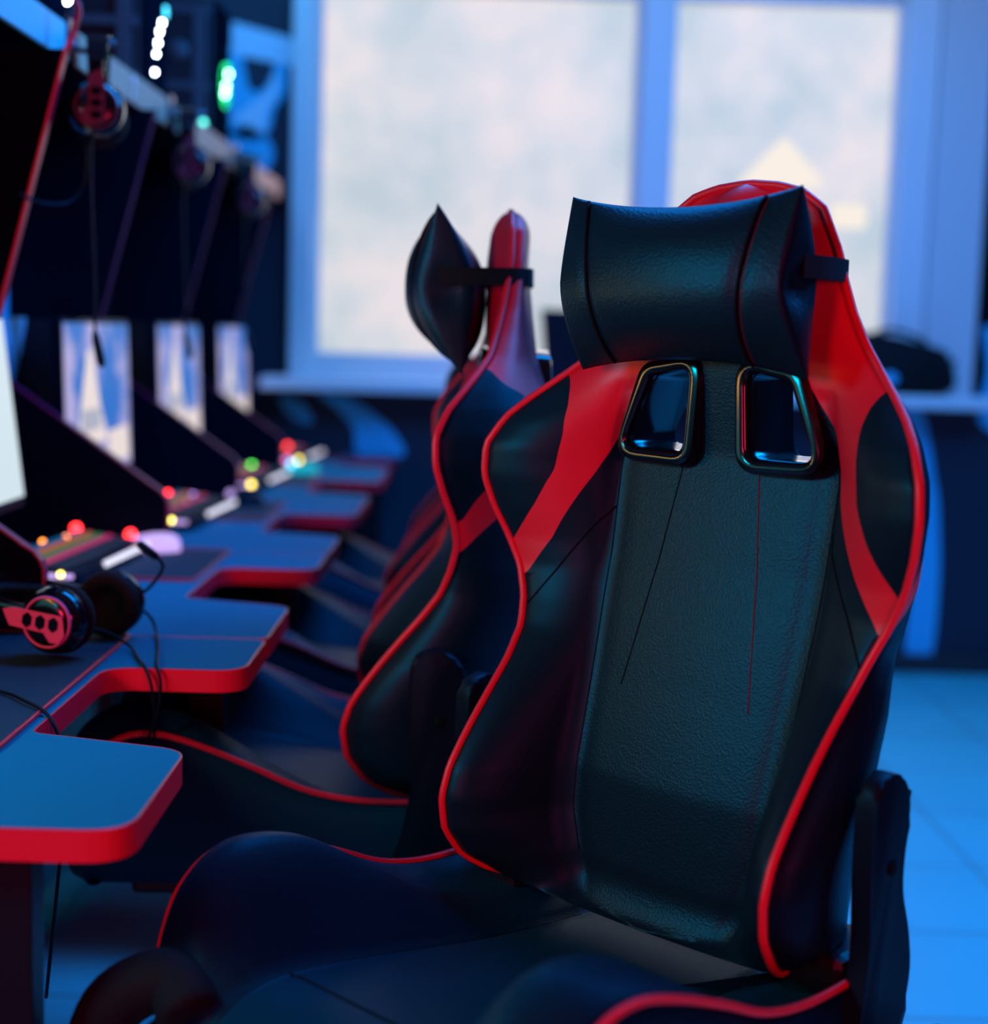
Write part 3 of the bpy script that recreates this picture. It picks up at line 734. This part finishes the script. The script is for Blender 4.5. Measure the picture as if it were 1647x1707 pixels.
# partitions between the bays
def profile_thing(name, label, cat, y, prof, th, bevel, group, rim_from, rim_to, rim_m=rim_shaded):
    t = thing(name, label, cat, (prof[0][0], y, prof[0][1]), 0, group); bx_, bz_ = prof[0]
    q = [(a - bx_, b - bz_) for a, b in prof]
    bm = bmesh.new(); add_prism(bm, q, th, 'y', -th / 2); obj('panel', bm, panel_m, t)
    r = q[rim_from:rim_to]; bm = bmesh.new(); prev = None
    for k, (a, b) in enumerate(r):
        d = (Vector(r[min(k + 1, len(r) - 1)]) - Vector(r[max(k - 1, 0)])).normalized(); nn = Vector((-d.y, d.x)) * -0.003
        if nn.x < 0 and nn.y < 0: nn = -nn
        cur = [bm.verts.new((a, -th / 2, b)), bm.verts.new((a + nn.x, -th / 2, b + nn.y)), bm.verts.new((a + nn.x, th / 2, b + nn.y)), bm.verts.new((a, th / 2, b))]
        if prev:
            for j in range(4): bm.faces.new((prev[j], prev[(j + 1) % 4], cur[(j + 1) % 4], cur[j]))
        prev = cur
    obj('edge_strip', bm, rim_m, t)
    return t
dl = ['low slanted black divider behind the headset, at the left edge', 'large slanted black divider with lit purple edge behind the nearest keyboard', 'slanted black divider between the second and third screens', 'farthest slanted black divider, near the window sill']
for i in range(4):
    y = Y0 + (i + 1) * P
    prof = [(-0.99, DZ + 0.001), (-0.99, 1.11), (-0.655, 0.877)] + [(-0.655 + 0.028 * math.sin(a), 0.877 - 0.028 * (1 - math.cos(a)) - 0.010 * math.sin(a)) for a in (0.5, 1.0, 1.4)] + [(-0.627, 0.82), (-0.627, DZ + 0.001)]
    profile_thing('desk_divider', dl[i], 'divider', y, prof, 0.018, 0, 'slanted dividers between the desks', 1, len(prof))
ul = ['tall black hanging panel with bright red slanted edge, nearest of the four', 'black hanging panel between the first two screens, dim red edge', 'black hanging panel above the third screen', 'farthest black hanging panel, close to the window']
for i, y in enumerate((2.47, 3.12, 3.97, 4.81)):
    prof = [(-0.985, 1.205), (-0.985, 1.632), (-0.688, 1.632), (-0.80, 1.205)]
    t = thing('shelf_partition', ul[i], 'panel', (-0.985, y, 1.205), 0, 'panels hanging under the shelf')
    q = [(a + 0.985, b - 1.205) for a, b in prof]
    bm = bmesh.new(); add_prism(bm, q, 0.016, 'y', -0.008); obj('panel', bm, panel_m, t)
    a, b = Vector(q[2]), Vector(q[3]); bm = bmesh.new(); pts = [a, b]
    v = [bm.verts.new((a.x, yy, a.y)) for yy in (-0.009, 0.009)] + [bm.verts.new((b.x, yy, b.y)) for yy in (0.009, -0.009)]
    w = [bm.verts.new((u.co.x + 0.004, u.co.y, u.co.z)) for u in v]
    bm.faces.new(v[::-1]); bm.faces.new(w)
    for j in range(4): bm.faces.new((v[j], v[(j + 1) % 4], w[(j + 1) % 4], w[j]))
    obj('edge_strip', bm, edge_m if i == 0 else rim_far_shaded, t)
bm = bmesh.new(); add_box(bm, (0, 0, 0), (0.02, WY - 1.3, 0.865)); o = obj('back_panel', bm, panel_m); o.location = (-1.0, (WY + 1.3) / 2, 1.195)
tag(o, 'long black back panel behind the screens, under the shelf', 'back panel')
mural('panel_mural', [(p2(smoothp([(2.9, 1.50), (3.1, 1.56), (3.20, 1.50), (3.18, 1.36), (3.235, 1.25), (3.20, 1.15), (3.12, 1.06), (3.0, 1.04), (2.85, 1.1)])), 0)],
      'pale shape painted on the back panel beside the nearest screen', 'mural', axis='x', off=-0.989, d=0.004)

# shelf with plates
sh = thing('shelf', 'long shelf above the screens carrying the computer cases', 'shelf', (-0.95, 3.3, 1.636), 0)
bm = bmesh.new(); add_box(bm, (0, 0, 0.028), (0.45, WY - 1.2, 0.05), 0.002); o = obj('shelf_board', bm, panel_m, sh)
bm = bmesh.new()
for (a, b) in ((1.25, 2.60), (2.66, 2.80), (2.86, 3.39), (3.50, 3.62), (3.68, 4.27), (4.38, 4.48), (4.56, 5.20)):
    bm = bmesh.new(); add_box(bm, (0.2285, (a + b) / 2 - 3.3, 0.030), (0.008, b - a, 0.060), 0.002); o = obj('front_plate', bm, warm_lit_plate_m if a > 2 else cyan_lit_plate_m, sh)
    if abs(a - 2.86) < 1e-6:
        cu = bpy.data.curves.new('number', 'FONT'); cu.body = '7'; cu.size = 0.062; cu.extrude = 0.001; cu.align_x = 'CENTER'
        tmp = bpy.data.objects.new('tmp', cu); COL.objects.link(tmp)
        dg = bpy.context.evaluated_depsgraph_get(); dg.update(); me = bpy.data.meshes.new_from_object(tmp.evaluated_get(dg)); bpy.data.objects.remove(tmp)
        nmb = link_mesh('number_mark', me, white_m, o); nmb.rotation_euler = (PI / 2, 0, PI / 2); nmb.location = (0.234, 3.06 - 3.3, 0.008)
for yy in (1.5, 2.63, 3.45, 4.33, 5.3):
    bm = bmesh.new(); add_prism(bm, [(0.19, 0.0), (0.22, 0.0), (0.0, -0.19), (0.0, -0.16)], 0.02, 'y', yy - 3.3 - 0.01); obj('bracket', bm, metal_m, sh).location = (-0.25 + 0.02, 0, 0)

# ------------------------------------------------------------------ computer cases on the shelf
def build_case(y, label, leds, ring):
    t = thing('computer_case', label, 'computer case', (-0.93, y, 1.692), 0, 'computer cases on the shelf')
    w, d, h = 0.20, 0.39, 0.345
    bm = bmesh.new(); add_box(bm, (0, 0, h / 2 + 0.008), (d, w, h), 0.006); obj('case_body', bm, case_dk, t)
    # near side: frame bars, window and inner boards
    bm = bmesh.new()
    for x in (-0.185, -0.06, 0.055, 0.16): add_box(bm, (x, -w / 2 - 0.004, h / 2), (0.016 if x < 0.1 else 0.03, 0.008, h - 0.02), 0.001)
    for z in (0.02, 0.13, h - 0.02): add_box(bm, (0, -w / 2 - 0.004, z), (0.38, 0.006, 0.02), 0.001)
    obj('side_frame', bm, case_m, t)
    bm = bmesh.new(); add_lathe(bm, [(0.028, 0), (0.028, 0.004), (0.012, 0.006), (0, 0.006)], 20, Matrix.Translation((0.105, -w / 2, 0.22)) @ Matrix.Rotation(PI / 2, 4, 'X')); obj('side_fan', bm, case_m, t)
    bm = bmesh.new(); add_box(bm, (d / 2 + 0.006, 0, h / 2 + 0.008), (0.012, w * 0.98, h * 0.98), 0.004); obj('front_panel', bm, dull_m, t)
    for (dy, z, r, m, nm) in leds:
        bm = bmesh.new(); bmesh.ops.create_uvsphere(bm, u_segments=10, v_segments=8, radius=r); o = obj('fan_led', bm, m, t, True); o.location = (d / 2 + 0.013, dy, z)
        o['label'] = nm
    for (dy, z, m) in ring:
        bm = bmesh.new(); add_tube(bm, [(d / 2 + 0.012, dy + 0.055 * math.cos(a), z + 0.055 * math.sin(a)) for a in np.linspace(0, 2 * PI, 28)[:-1]], 0.0025, 6, True); obj('fan_ring', bm, m, t, True)
    return t
W3 = 'glowing white fan light'; G3 = 'glowing green fan light'
build_case(2.51, 'computer case at the top left corner, beside the red panel edge', [(0.09, 0.045, 0.008, led_white, W3), (0.06, 0.06, 0.006, led_white, W3)], [])
build_case(3.30, 'computer case with a column of white fan lights', [(0.040, 0.156, 0.005, led_white, W3), (0.016, 0.132, 0.005, led_white, W3), (0.000, 0.106, 0.005, led_white, W3), (-0.014, 0.080, 0.004, led_white, W3), (-0.028, 0.040, 0.0045, led_white, W3), (0.075, 0.192, 0.006, led_cyan, 'cyan fan light'), (0.078, 0.180, 0.006, led_cyan, 'cyan fan light')], [])
build_case(4.12, 'computer case with bright green fan lights', [(0.055, 0.188, 0.0075, led_green, G3), (0.018, 0.150, 0.0075, led_green, G3), (0.005, 0.128, 0.0075, led_green, G3), (0.0, 0.112, 0.007, led_green_dim, G3), (0.045, 0.208, 0.007, led_green_dim, G3)], [(0.02, 0.15, led_green_dim)])
bm = bmesh.new(); bmesh.ops.create_uvsphere(bm, u_segments=12, v_segments=8, radius=0.008); o = obj('status_light', bm, emis('aqua_led', (0.1, 0.9, 0.75), 4), None, True); o.location = (-0.725, 3.84, 1.705)
tag(o, 'small round aqua light on the shelf below the green-lit case', 'light')

# ------------------------------------------------------------------ monitors
def build_monitor(y0, label, smat, xt=-0.862, xb=-0.825, z0=0.885, z1=1.20, pic=True, w=0.53):
    t = thing('monitor', label, 'monitor', (-0.88, y0 + w / 2, DZ), 0, 'monitors in the desk bays')
    tilt = math.atan2(xb - xt, z1 - z0); R = Matrix.Rotation(-tilt, 3, 'Y'); h = math.hypot(xb - xt, z1 - z0)
    c = Vector(((xt + xb) / 2 + 0.88, 0, (z0 + z1) / 2 - DZ))
    def put(name, bm, m, par=t, sm=False):
        for v in bm.verts: v.co = R @ v.co + c
        return obj(name, bm, m, par, sm)
    bm = bmesh.new(); add_box(bm, (-0.014, 0, -0.004), (0.024, w + 0.02, h + 0.028), 0.004); put('monitor_body', bm, plastic)
    bm = bmesh.new(); add_box(bm, (-0.001, 0, 0), (0.003, w, h)); s = put('screen', bm, smat)
    if pic:
        def pl(pts, m, nm, k):
            bm = bmesh.new(); add_prism(bm, [(a, b) for a, b in pts], 0.0006, 'x', 0.0008 + 0.0005 * k); o = put(nm, bm, m, s)
        # y (along the row), z measured from the screen centre
        tw = [(-0.095, 0.103), (-0.06, 0.108), (0.0, -0.02), (0.035, -0.07), (0.06, -0.09), (-0.19, -0.105), (-0.165, -0.03), (-0.125, 0.05)]
        pl(tw, pic_cream, 'tower_picture', 0)
        pl([(-0.155, -0.02), (-0.01, -0.02), (0.0, -0.062), (-0.155, -0.068)], pic_grey, 'grey_band_picture', 1)
        pl(round_poly([(0.07, -0.075), (0.24, -0.07), (0.25, -0.145), (0.06, -0.15)], 0.01), pic_cream, 'box_picture', 0)
        pl(round_poly([(-0.16, -0.12), (0.04, -0.105), (0.04, -0.15), (-0.16, -0.152)], 0.01), pic_cream, 'box_picture', 0)
    bm = bmesh.new(); add_tube(bm, [(-0.04, 0, 0.01), (-0.04, 0, 0.24)], 0.016, 12); obj('stand', bm, plastic, t, True)
    bm = bmesh.new(); add_box(bm, (-0.02, 0, 0.009), (0.15, 0.22, 0.012), 0.004); obj('stand_base', bm, plastic, t)
    return t
m0 = build_monitor(1.30, 'unseen first-bay monitor added for its teal light, outside the left edge', scr_teal_fill, pic=False, w=0.50)  # unseen monitor added to throw teal light on the chair
bm = bmesh.new(); add_prism(bm, [(-0.10, 0.345), (0.20, 0.345), (0.20, 0.435), (-0.10, 0.435)], 0.001, 'x', 0.052)
for v in bm.verts: v.co.x -= (v.co.z - 0.28) * 0.12
obj('amber_glow_patch', bm, emis('amber_glow_patch', (1.0, 0.42, 0.05), 13.0), m0)  # amber glow added and shaped for the bezels' gold reflection
build_monitor(2.155, 'nearest visible monitor, bright almost white screen cut by the left edge', scr_white, pic=False)
build_monitor(3.00, 'monitor showing a pale tower, behind the hanging microphone', scr_m, -0.841, -0.832, 0.875, 1.197)
build_monitor(3.845, 'monitor showing a pale tower, second screen with that picture', scr_m, -0.836, -0.826, 0.875, 1.197)
build_monitor(4.69, 'farthest monitor, narrow sliver of a screen near the window', scr_m, -0.830, -0.82, 0.875, 1.197)

# ------------------------------------------------------------------ keyboards and mice
def build_keyboard(y, label, dots, x0=-0.735, ang=0.07):
    t = thing('keyboard', label, 'keyboard', (x0, y + 0.045, DZ + 0.010), ang * -1, 'glowing keyboards')
    L, D = 0.40, 0.15
    bm = bmesh.new(); add_prism(bm, round_poly([(-D / 2, -L / 2), (D / 2, -L / 2), (D / 2, L / 2), (-D / 2, L / 2)], 0.010, 4), 0.016, 'z', 0.0, 0.003); 
    for v in bm.verts: v.co.z += 0.016 * (0.5 - v.co.x / D) * (1 if v.co.z > 0.008 else 0)
    obj('keyboard_body', bm, plastic, t)
    cols = [k_cyan, k_orange, k_green, k_pink, k_dim, k_dim]
    for r in range(6):
        x = -D / 2 + 0.016 + r * 0.0195; bm = bmesh.new(); n = 19; zz = 0.019 + 0.016 * (0.5 - x / D)
        for k in range(n):
            yy = -L / 2 + 0.018 + k * (L - 0.036) / (n - 1); add_box(bm, (x, yy, zz), (0.015, 0.0165, 0.007), 0.002)
        obj('key_row', bm, cols[r], t)
    bm = bmesh.new(); add_box(bm, (D / 2 + 0.001, 0.06, 0.014), (0.008, L - 0.14, 0.010), 0.002); obj('light_bar', bm, led_strip, t)
    bm = bmesh.new(); add_box(bm, (0.0, -L / 2 - 0.001, 0.012), (0.13, 0.006, 0.008), 0.002); obj('light_bar', bm, led_pale, t)
    for (x, yy, z, r, m) in dots:
        bm = bmesh.new(); bmesh.ops.create_uvsphere(bm, u_segments=10, v_segments=8, radius=r * 1.25); o = obj('light_spot', bm, m, t, True); o.location = (x, yy, z)
    return t
N = -0.206
build_keyboard(2.655, 'nearest glowing keyboard, behind the headset', [(-0.068, N, 0.03, 0.003, led_yellow), (-0.03, N, 0.018, 0.0035, led_magenta), (0.0, N, 0.016, 0.003, led_violet), (0.045, N, 0.016, 0.004, led_yellow), (-0.07, 0.20, 0.038, 0.008, led_red), (-0.055, 0.10, 0.034, 0.004, led_orange), (0.0, 0.13, 0.025, 0.003, led_magenta), (-0.07, 0.02, 0.036, 0.004, led_orange)])
build_keyboard(3.40, 'second glowing keyboard, at the foot of the large divider', [(-0.062, N, 0.018, 0.0045, led_magenta), (-0.02, N, 0.016, 0.003, led_violet), (0.03, N, 0.016, 0.0045, led_yellow), (-0.07, 0.12, 0.036, 0.006, led_red), (-0.02, 0.16, 0.03, 0.005, led_violet), (0.0, 0.03, 0.028, 0.003, led_magenta)], -0.69)
build_keyboard(4.20, 'third glowing keyboard, with orange, green and pink lights', [(-0.068, N, 0.018, 0.005, led_orange), (-0.035, N, 0.016, 0.005, led_lime), (0.0, N, 0.016, 0.0045, led_magenta), (0.055, N, 0.016, 0.0055, led_yellow), (-0.03, 0.17, 0.032, 0.0065, led_lime), (-0.06, 0.10, 0.034, 0.005, led_red)], -0.665)
build_keyboard(5.00, 'farthest glowing keyboard near the window wall', [(-0.03, N, 0.018, 0.005, led_orange), (0.0, N, 0.016, 0.005, led_lime), (0.03, N, 0.016, 0.005, led_magenta), (0.07, N, 0.016, 0.0055, led_yellow), (-0.03, 0.1, 0.034, 0.007, led_red)], -0.65)
def build_mouse(x, y, label, glow, wheel, s=1.0):
    t = thing('computer_mouse', label, 'mouse', (x, y, DZ + 0.005), 0.2, 'glowing mice'); bm = bmesh.new()
    n, m_ = 16, 12; rows = []
    for i in range(n + 1):
        a = PI * i / n; yy = 0.033 * math.cos(a) ; ring = []
        for k in range(m_ + 1):
            b = PI * k / m_; xx = -0.055 * math.cos(b) ; r = math.sin(b) ** 0.6
            ring.append(bm.verts.new((xx * s, yy * r * (1 + 0.08 * math.cos(b)) * s, max(0.0, (0.036 * math.sin(a) ** 0.8 * r) * (0.8 + 0.25 * math.cos(b + PI))) * s)))
        rows.append(ring)
    for A, B in zip(rows, rows[1:]):
        for k in range(m_): bm.faces.new((A[k], A[k + 1], B[k + 1], B[k]))
    bmesh.ops.remove_doubles(bm, verts=bm.verts[:], dist=1e-4); obj('mouse_body', bm, glow, t, True)
    bm = bmesh.new(); add_lathe(bm, [(0, -0.004), (0.010, -0.004), (0.010, 0.004), (0, 0.004)], 16, Matrix.Translation((-0.03 * s, 0, 0.027 * s)) @ Matrix.Rotation(PI / 2, 4, 'X')); obj('scroll_wheel', bm, wheel, t)
    return t
build_mouse(-0.655, 2.93, 'white-violet glowing mouse at the end of the nearest keyboard', led_pale, led_red, 1.15)
build_mouse(-0.60, 3.74, 'dark mouse with pale light beyond the second keyboard', plastic, led_pale)
build_mouse(-0.56, 4.62, 'cyan glowing mouse beyond the third keyboard', emis('cyan_mouse_glow', (0.0, 0.45, 0.6), 0.9), led_cyan)

# ------------------------------------------------------------------ headsets
def build_headset(name, label, M, hang=False):
    t = thing(name, label, 'headset', group='hanging headsets' if hang else None)
    t.matrix_world = M
    # local: X between the cups (outer face of the first cup looks to -X), Z up the headband
    S = 0.082; top = 0.125 if hang else 0.17
    arc = [(S * math.cos(a), 0, 0.045 + (top - 0.045) * math.sin(a)) for a in np.linspace(0, PI, 22)]
    bm = bmesh.new(); prev = None
    for k, p in enumerate(arc):
        p = Vector(p); c0 = Vector((0, 0, 0.04)); d = (p - c0).normalized(); wd = 0.013 + 0.006 * math.sin(PI * k / 21)
        cur = [bm.verts.new(p + Vector((0, sy * wd, 0)) + d * dd) for sy, dd in ((-1, 0), (1, 0), (1, 0.007), (-1, 0.007))]
        if prev:
            for j in range(4): bm.faces.new((prev[j], prev[(j + 1) % 4], cur[(j + 1) % 4], cur[j]))
        else: bm.faces.new(cur)
        prev = cur
    bm.faces.new(prev[::-1]); obj('headband', bm, gloss, t)
    bm = bmesh.new(); add_tube(bm, [(S * 0.9 * math.cos(a), 0, 0.045 + (top - 0.06) * math.sin(a)) for a in np.linspace(0.5, PI - 0.5, 16)], 0.009, 8); obj('headband_pad', bm, webbing, t, True)
    for s in (-1, 1):
        R = Matrix.Rotation(s * PI / 2, 4, 'Y')
        bm = bmesh.new(); add_lathe(bm, [(0, 0.026), (0.022, 0.026), (0.034, 0.023), (0.043, 0.013), (0.046, 0.0), (0.044, -0.008), (0, -0.008)], 32, Matrix.Translation((s * S, 0, 0)) @ R)
        cup = obj('ear_cup', bm, gloss, t, True)
        bm = bmesh.new(); add_lathe(bm, [(0, -0.008), (0.043, -0.008), (0.048, -0.014), (0.046, -0.024), (0.036, -0.030), (0.026, -0.026), (0.022, -0.012), (0, -0.012)], 32, Matrix.Translation((s * S, 0, 0)) @ R); obj('ear_pad', bm, webbing, cup, True)
        bm = bmesh.new(); pr = [(0.0315, 0.0235), (0.0335, 0.0255), (0.0355, 0.0215), (0.0335, 0.021)]
        add_lathe(bm, pr, 40, Matrix.Translation((s * S, 0, 0)) @ R); obj('trim_ring', bm, pink_shaded if hang else pink_m, cup, True)
        # hexagon-pierced trim plate running into the yoke
        x0 = s * (S + 0.027)
        bm = bmesh.new(); ou = [(-0.014, -0.020), (-0.018, -0.004), (-0.014, 0.024), (0.006, 0.066), (0.012, 0.060), (0.016, 0.0), (0.010, -0.012), (0.014, -0.022)]
        ou = [(-0.013, -0.024), (-0.013, 0.046), (-0.008, 0.062), (0.012, 0.050), (0.013, 0.0), (0.024, -0.010), (0.024, -0.024), (0.012, -0.030)]
        add_prism(bm, ou, 0.0016 * s, 'x', x0); pt_ = obj('trim_plate', bm, pink_shaded if hang else pink_m, cup)
        for k, zc in enumerate((-0.013, 0.006, 0.025)):
            bm = bmesh.new(); hx = [(0.0 + 0.0105 * math.cos(PI / 3 * q) , zc + 0.0078 * math.sin(PI / 3 * q)) for q in range(6)]
            add_prism(bm, hx, 0.0012 * s, 'x', x0 + 0.0014 * s, 0); obj('hexagon_slot', bm, gloss, cup)
        bm = bmesh.new(); add_box(bm, (s * (S + 0.008), 0, 0.055), (0.012, 0.024, 0.05), 0.004); obj('yoke', bm, gloss, t)
    return t
def frame_matrix(X, Z, o):
    X = Vector(X).normalized(); Z = Vector(Z); Z = (Z - X * Z.dot(X)).normalized(); Y = Z.cross(X)
    return Matrix.Translation(o) @ Matrix((X, Y, Z)).transposed().to_4x4()
c1, c2 = Vector((-0.560, 1.955, 0.806)), Vector((-0.522, 2.114, 0.802))
hs = build_headset('headset', 'black headset with pink ring and microphone, lying on the desk at the left', frame_matrix(c2 - c1, (-1, 0.2, 0.12), (c1 + c2) / 2))
IM = hs.matrix_world.inverted()
def loc(p): return IM @ Vector(p)
bm = bmesh.new(); add_tube(bm, [loc(p) for p in catmull([(-0.500, 2.135, 0.805), (-0.475, 2.13, 0.822), (-0.455, 2.125, 0.850), (-0.459, 2.12, 0.866), (-0.476, 2.12, 0.877)], 6)], 0.0026, 8); mb = obj('microphone_boom', bm, plastic, hs, True)
bm = bmesh.new(); add_tube(bm, [loc(p) for p in ((-0.460, 2.12, 0.868), (-0.464, 2.12, 0.870), (-0.486, 2.12, 0.886), (-0.489, 2.12, 0.888))], [0.004, 0.0062, 0.0062, 0.004], 12); obj('microphone', bm, plastic, mb, True)
bm = bmesh.new(); add_tube(bm, [loc(p) for p in catmull([(-0.535, 1.99, 0.79), (-0.51, 2.02, 0.778), (-0.48, 2.03, 0.758), (-0.452, 1.965, 0.7535), (-0.436, 1.927, 0.7535), (-0.424, 1.912, 0.735), (-0.419, 1.91, 0.70), (-0.419, 1.91, 0.66), (-0.43, 1.91, 0.60), (-0.45, 1.93, 0.50)], 8)], 0.0022, 8); obj('cable', bm, plastic, hs, True)
bm = bmesh.new(); add_tube(bm, [loc(p) for p in catmull([(-0.492, 2.12, 0.80), (-0.474, 2.14, 0.775), (-0.462, 2.12, 0.756), (-0.440, 2.03, 0.7535), (-0.420, 1.93, 0.7535), (-0.411, 1.912, 0.735), (-0.414, 1.908, 0.70), (-0.430, 1.905, 0.65), (-0.455, 1.905, 0.60), (-0.47, 1.92, 0.50)], 8)], 0.0022, 8); obj('cable', bm, plastic, hs, True)
bm = bmesh.new(); add_tube(bm, catmull([(-0.80, 1.87, 0.757), (-0.68, 1.81, 0.757), (-0.572, 1.758, 0.757), (-0.525, 1.71, 0.758), (-0.492, 1.675, 0.7545), (-0.476, 1.662, 0.738), (-0.466, 1.655, 0.71), (-0.462, 1.65, 0.66), (-0.50, 1.70, 0.40)], 8), 0.0022, 8)
tag(obj('mouse_cable', bm, plastic, None, True), 'thin dark cable crossing the nearest desk and drooping into its gap', 'cable')
hl = ['hanging headset with faint red ring, nearest under the shelf', 'second hanging headset, in front of the dark panels', 'farthest hanging headset, faint beside the window']
for i, (y, xx) in enumerate(((2.55, -0.672), (3.36, -0.682), (4.22, -0.685))):
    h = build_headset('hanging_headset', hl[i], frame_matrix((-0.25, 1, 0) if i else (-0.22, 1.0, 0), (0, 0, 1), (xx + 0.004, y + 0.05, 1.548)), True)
    IM = h.matrix_world.inverted(); ya = y - 0.03
    bm = bmesh.new(); add_tube(bm, [loc(p) for p in catmull([(xx + 0.012, ya, 1.51), (xx + 0.012, ya, 1.40), (xx + 0.018, ya, 1.25), (xx + 0.018, ya, 1.185)], 6)], 0.0028, 8); cb_ = obj('cable', bm, plastic, h, True)
    bm = bmesh.new(); add_tube(bm, [loc(p) for p in ((xx + 0.018, ya, 1.185), (xx + 0.020, ya, 1.172), (xx + 0.028, ya, 1.135), (xx + 0.030, ya, 1.125))], [0.004, 0.007, 0.0075, 0.004], 12); obj('microphone', bm, plastic, cb_, True)
    hk = thing('headset_hook', ['hook holding the nearest hanging headset', 'hook holding the second hanging headset', 'hook holding the farthest hanging headset'][i], 'hook', (-0.716, y + 0.05, 1.66), 0, 'headset hooks under the shelf')
    bm = bmesh.new(); add_tube(bm, [(0, 0, 0.03), (0.006, 0, 0.0), (0.02, 0, -0.006), (0.05, 0, -0.004), (0.075, 0, 0.012)], 0.006, 10); obj('hook_arm', bm, hook_m, hk, True)
    bm = bmesh.new(); add_box(bm, (0.0, 0, 0.02), (0.008, 0.04, 0.05), 0.002); obj('hook_plate', bm, hook_m, hk)
bm = bmesh.new(); add_tube(bm, catmull([(-0.683, 2.485, 1.72), (-0.668, 2.478, 1.70), (-0.676, 2.472, 1.66), (-0.683, 2.466, 1.632)], 6), 0.005, 8)
tag(obj('power_cable', bm, edge_m, None, True), 'short red cable looping over the shelf edge at the top left', 'cable')
bm = bmesh.new(); add_tube(bm, catmull([(-0.755, 2.44, 1.40), (-0.72, 2.46, 1.388), (-0.69, 2.50, 1.395), (-0.672, 2.52, 1.43), (-0.668, 2.52, 1.49)], 6), 0.0025, 8)
tag(obj('looped_cable', bm, plastic, None, True), 'thin black cable looping from the red panel edge to the nearest hanging headset', 'cable')

# ------------------------------------------------------------------ things on the sill
t = thing('small_monitor', 'black screen-like box standing on the sill between the two front chairs', 'box', (0.29, WY - 0.11, 1.032))
bm = bmesh.new(); add_prism(bm, [(-0.07, 0.0), (0.11, 0.0), (0.12, 0.262), (-0.098, 0.262)], 0.03, 'y', -0.015, 0.003); obj('box_body', bm, plastic, t)
bm = bmesh.new(); add_box(bm, (0.02, 0.02, 0.005), (0.14, 0.10, 0.008), 0.002); obj('box_base', bm, plastic, t)
t = thing('black_bag', 'soft black bag lying on the sill at the right', 'bag', (1.46, WY - 0.11, 1.032))
bm = bmesh.new(); op = p2(smoothp([(-0.20, 0.01), (-0.16, 0.12), (-0.12, 0.21), (-0.04, 0.205), (0.06, 0.185), (0.14, 0.165), (0.165, 0.15), (0.18, 0.12), (0.175, 0.01)], 5))
add_prism(bm, op, 0.13, 'y', -0.065, 0.02); o = obj('bag_body', bm, webbing, t); smooth_by_angle(o, 60)
bm = bmesh.new(); bmesh.ops.create_uvsphere(bm, u_segments=14, v_segments=10, radius=0.028); bmesh.ops.scale(bm, vec=(1, 0.2, 0.8), verts=bm.verts[:]); o = obj('bag_badge', bm, mural_m, t, True); o.location = (-0.035, -0.067, 0.055)
bm = bmesh.new(); add_tube(bm, catmull([(-0.12, -0.02, 0.20), (-0.02, -0.03, 0.225), (0.10, -0.02, 0.185)], 6), 0.008, 8); obj('bag_handle', bm, webbing, t, True)
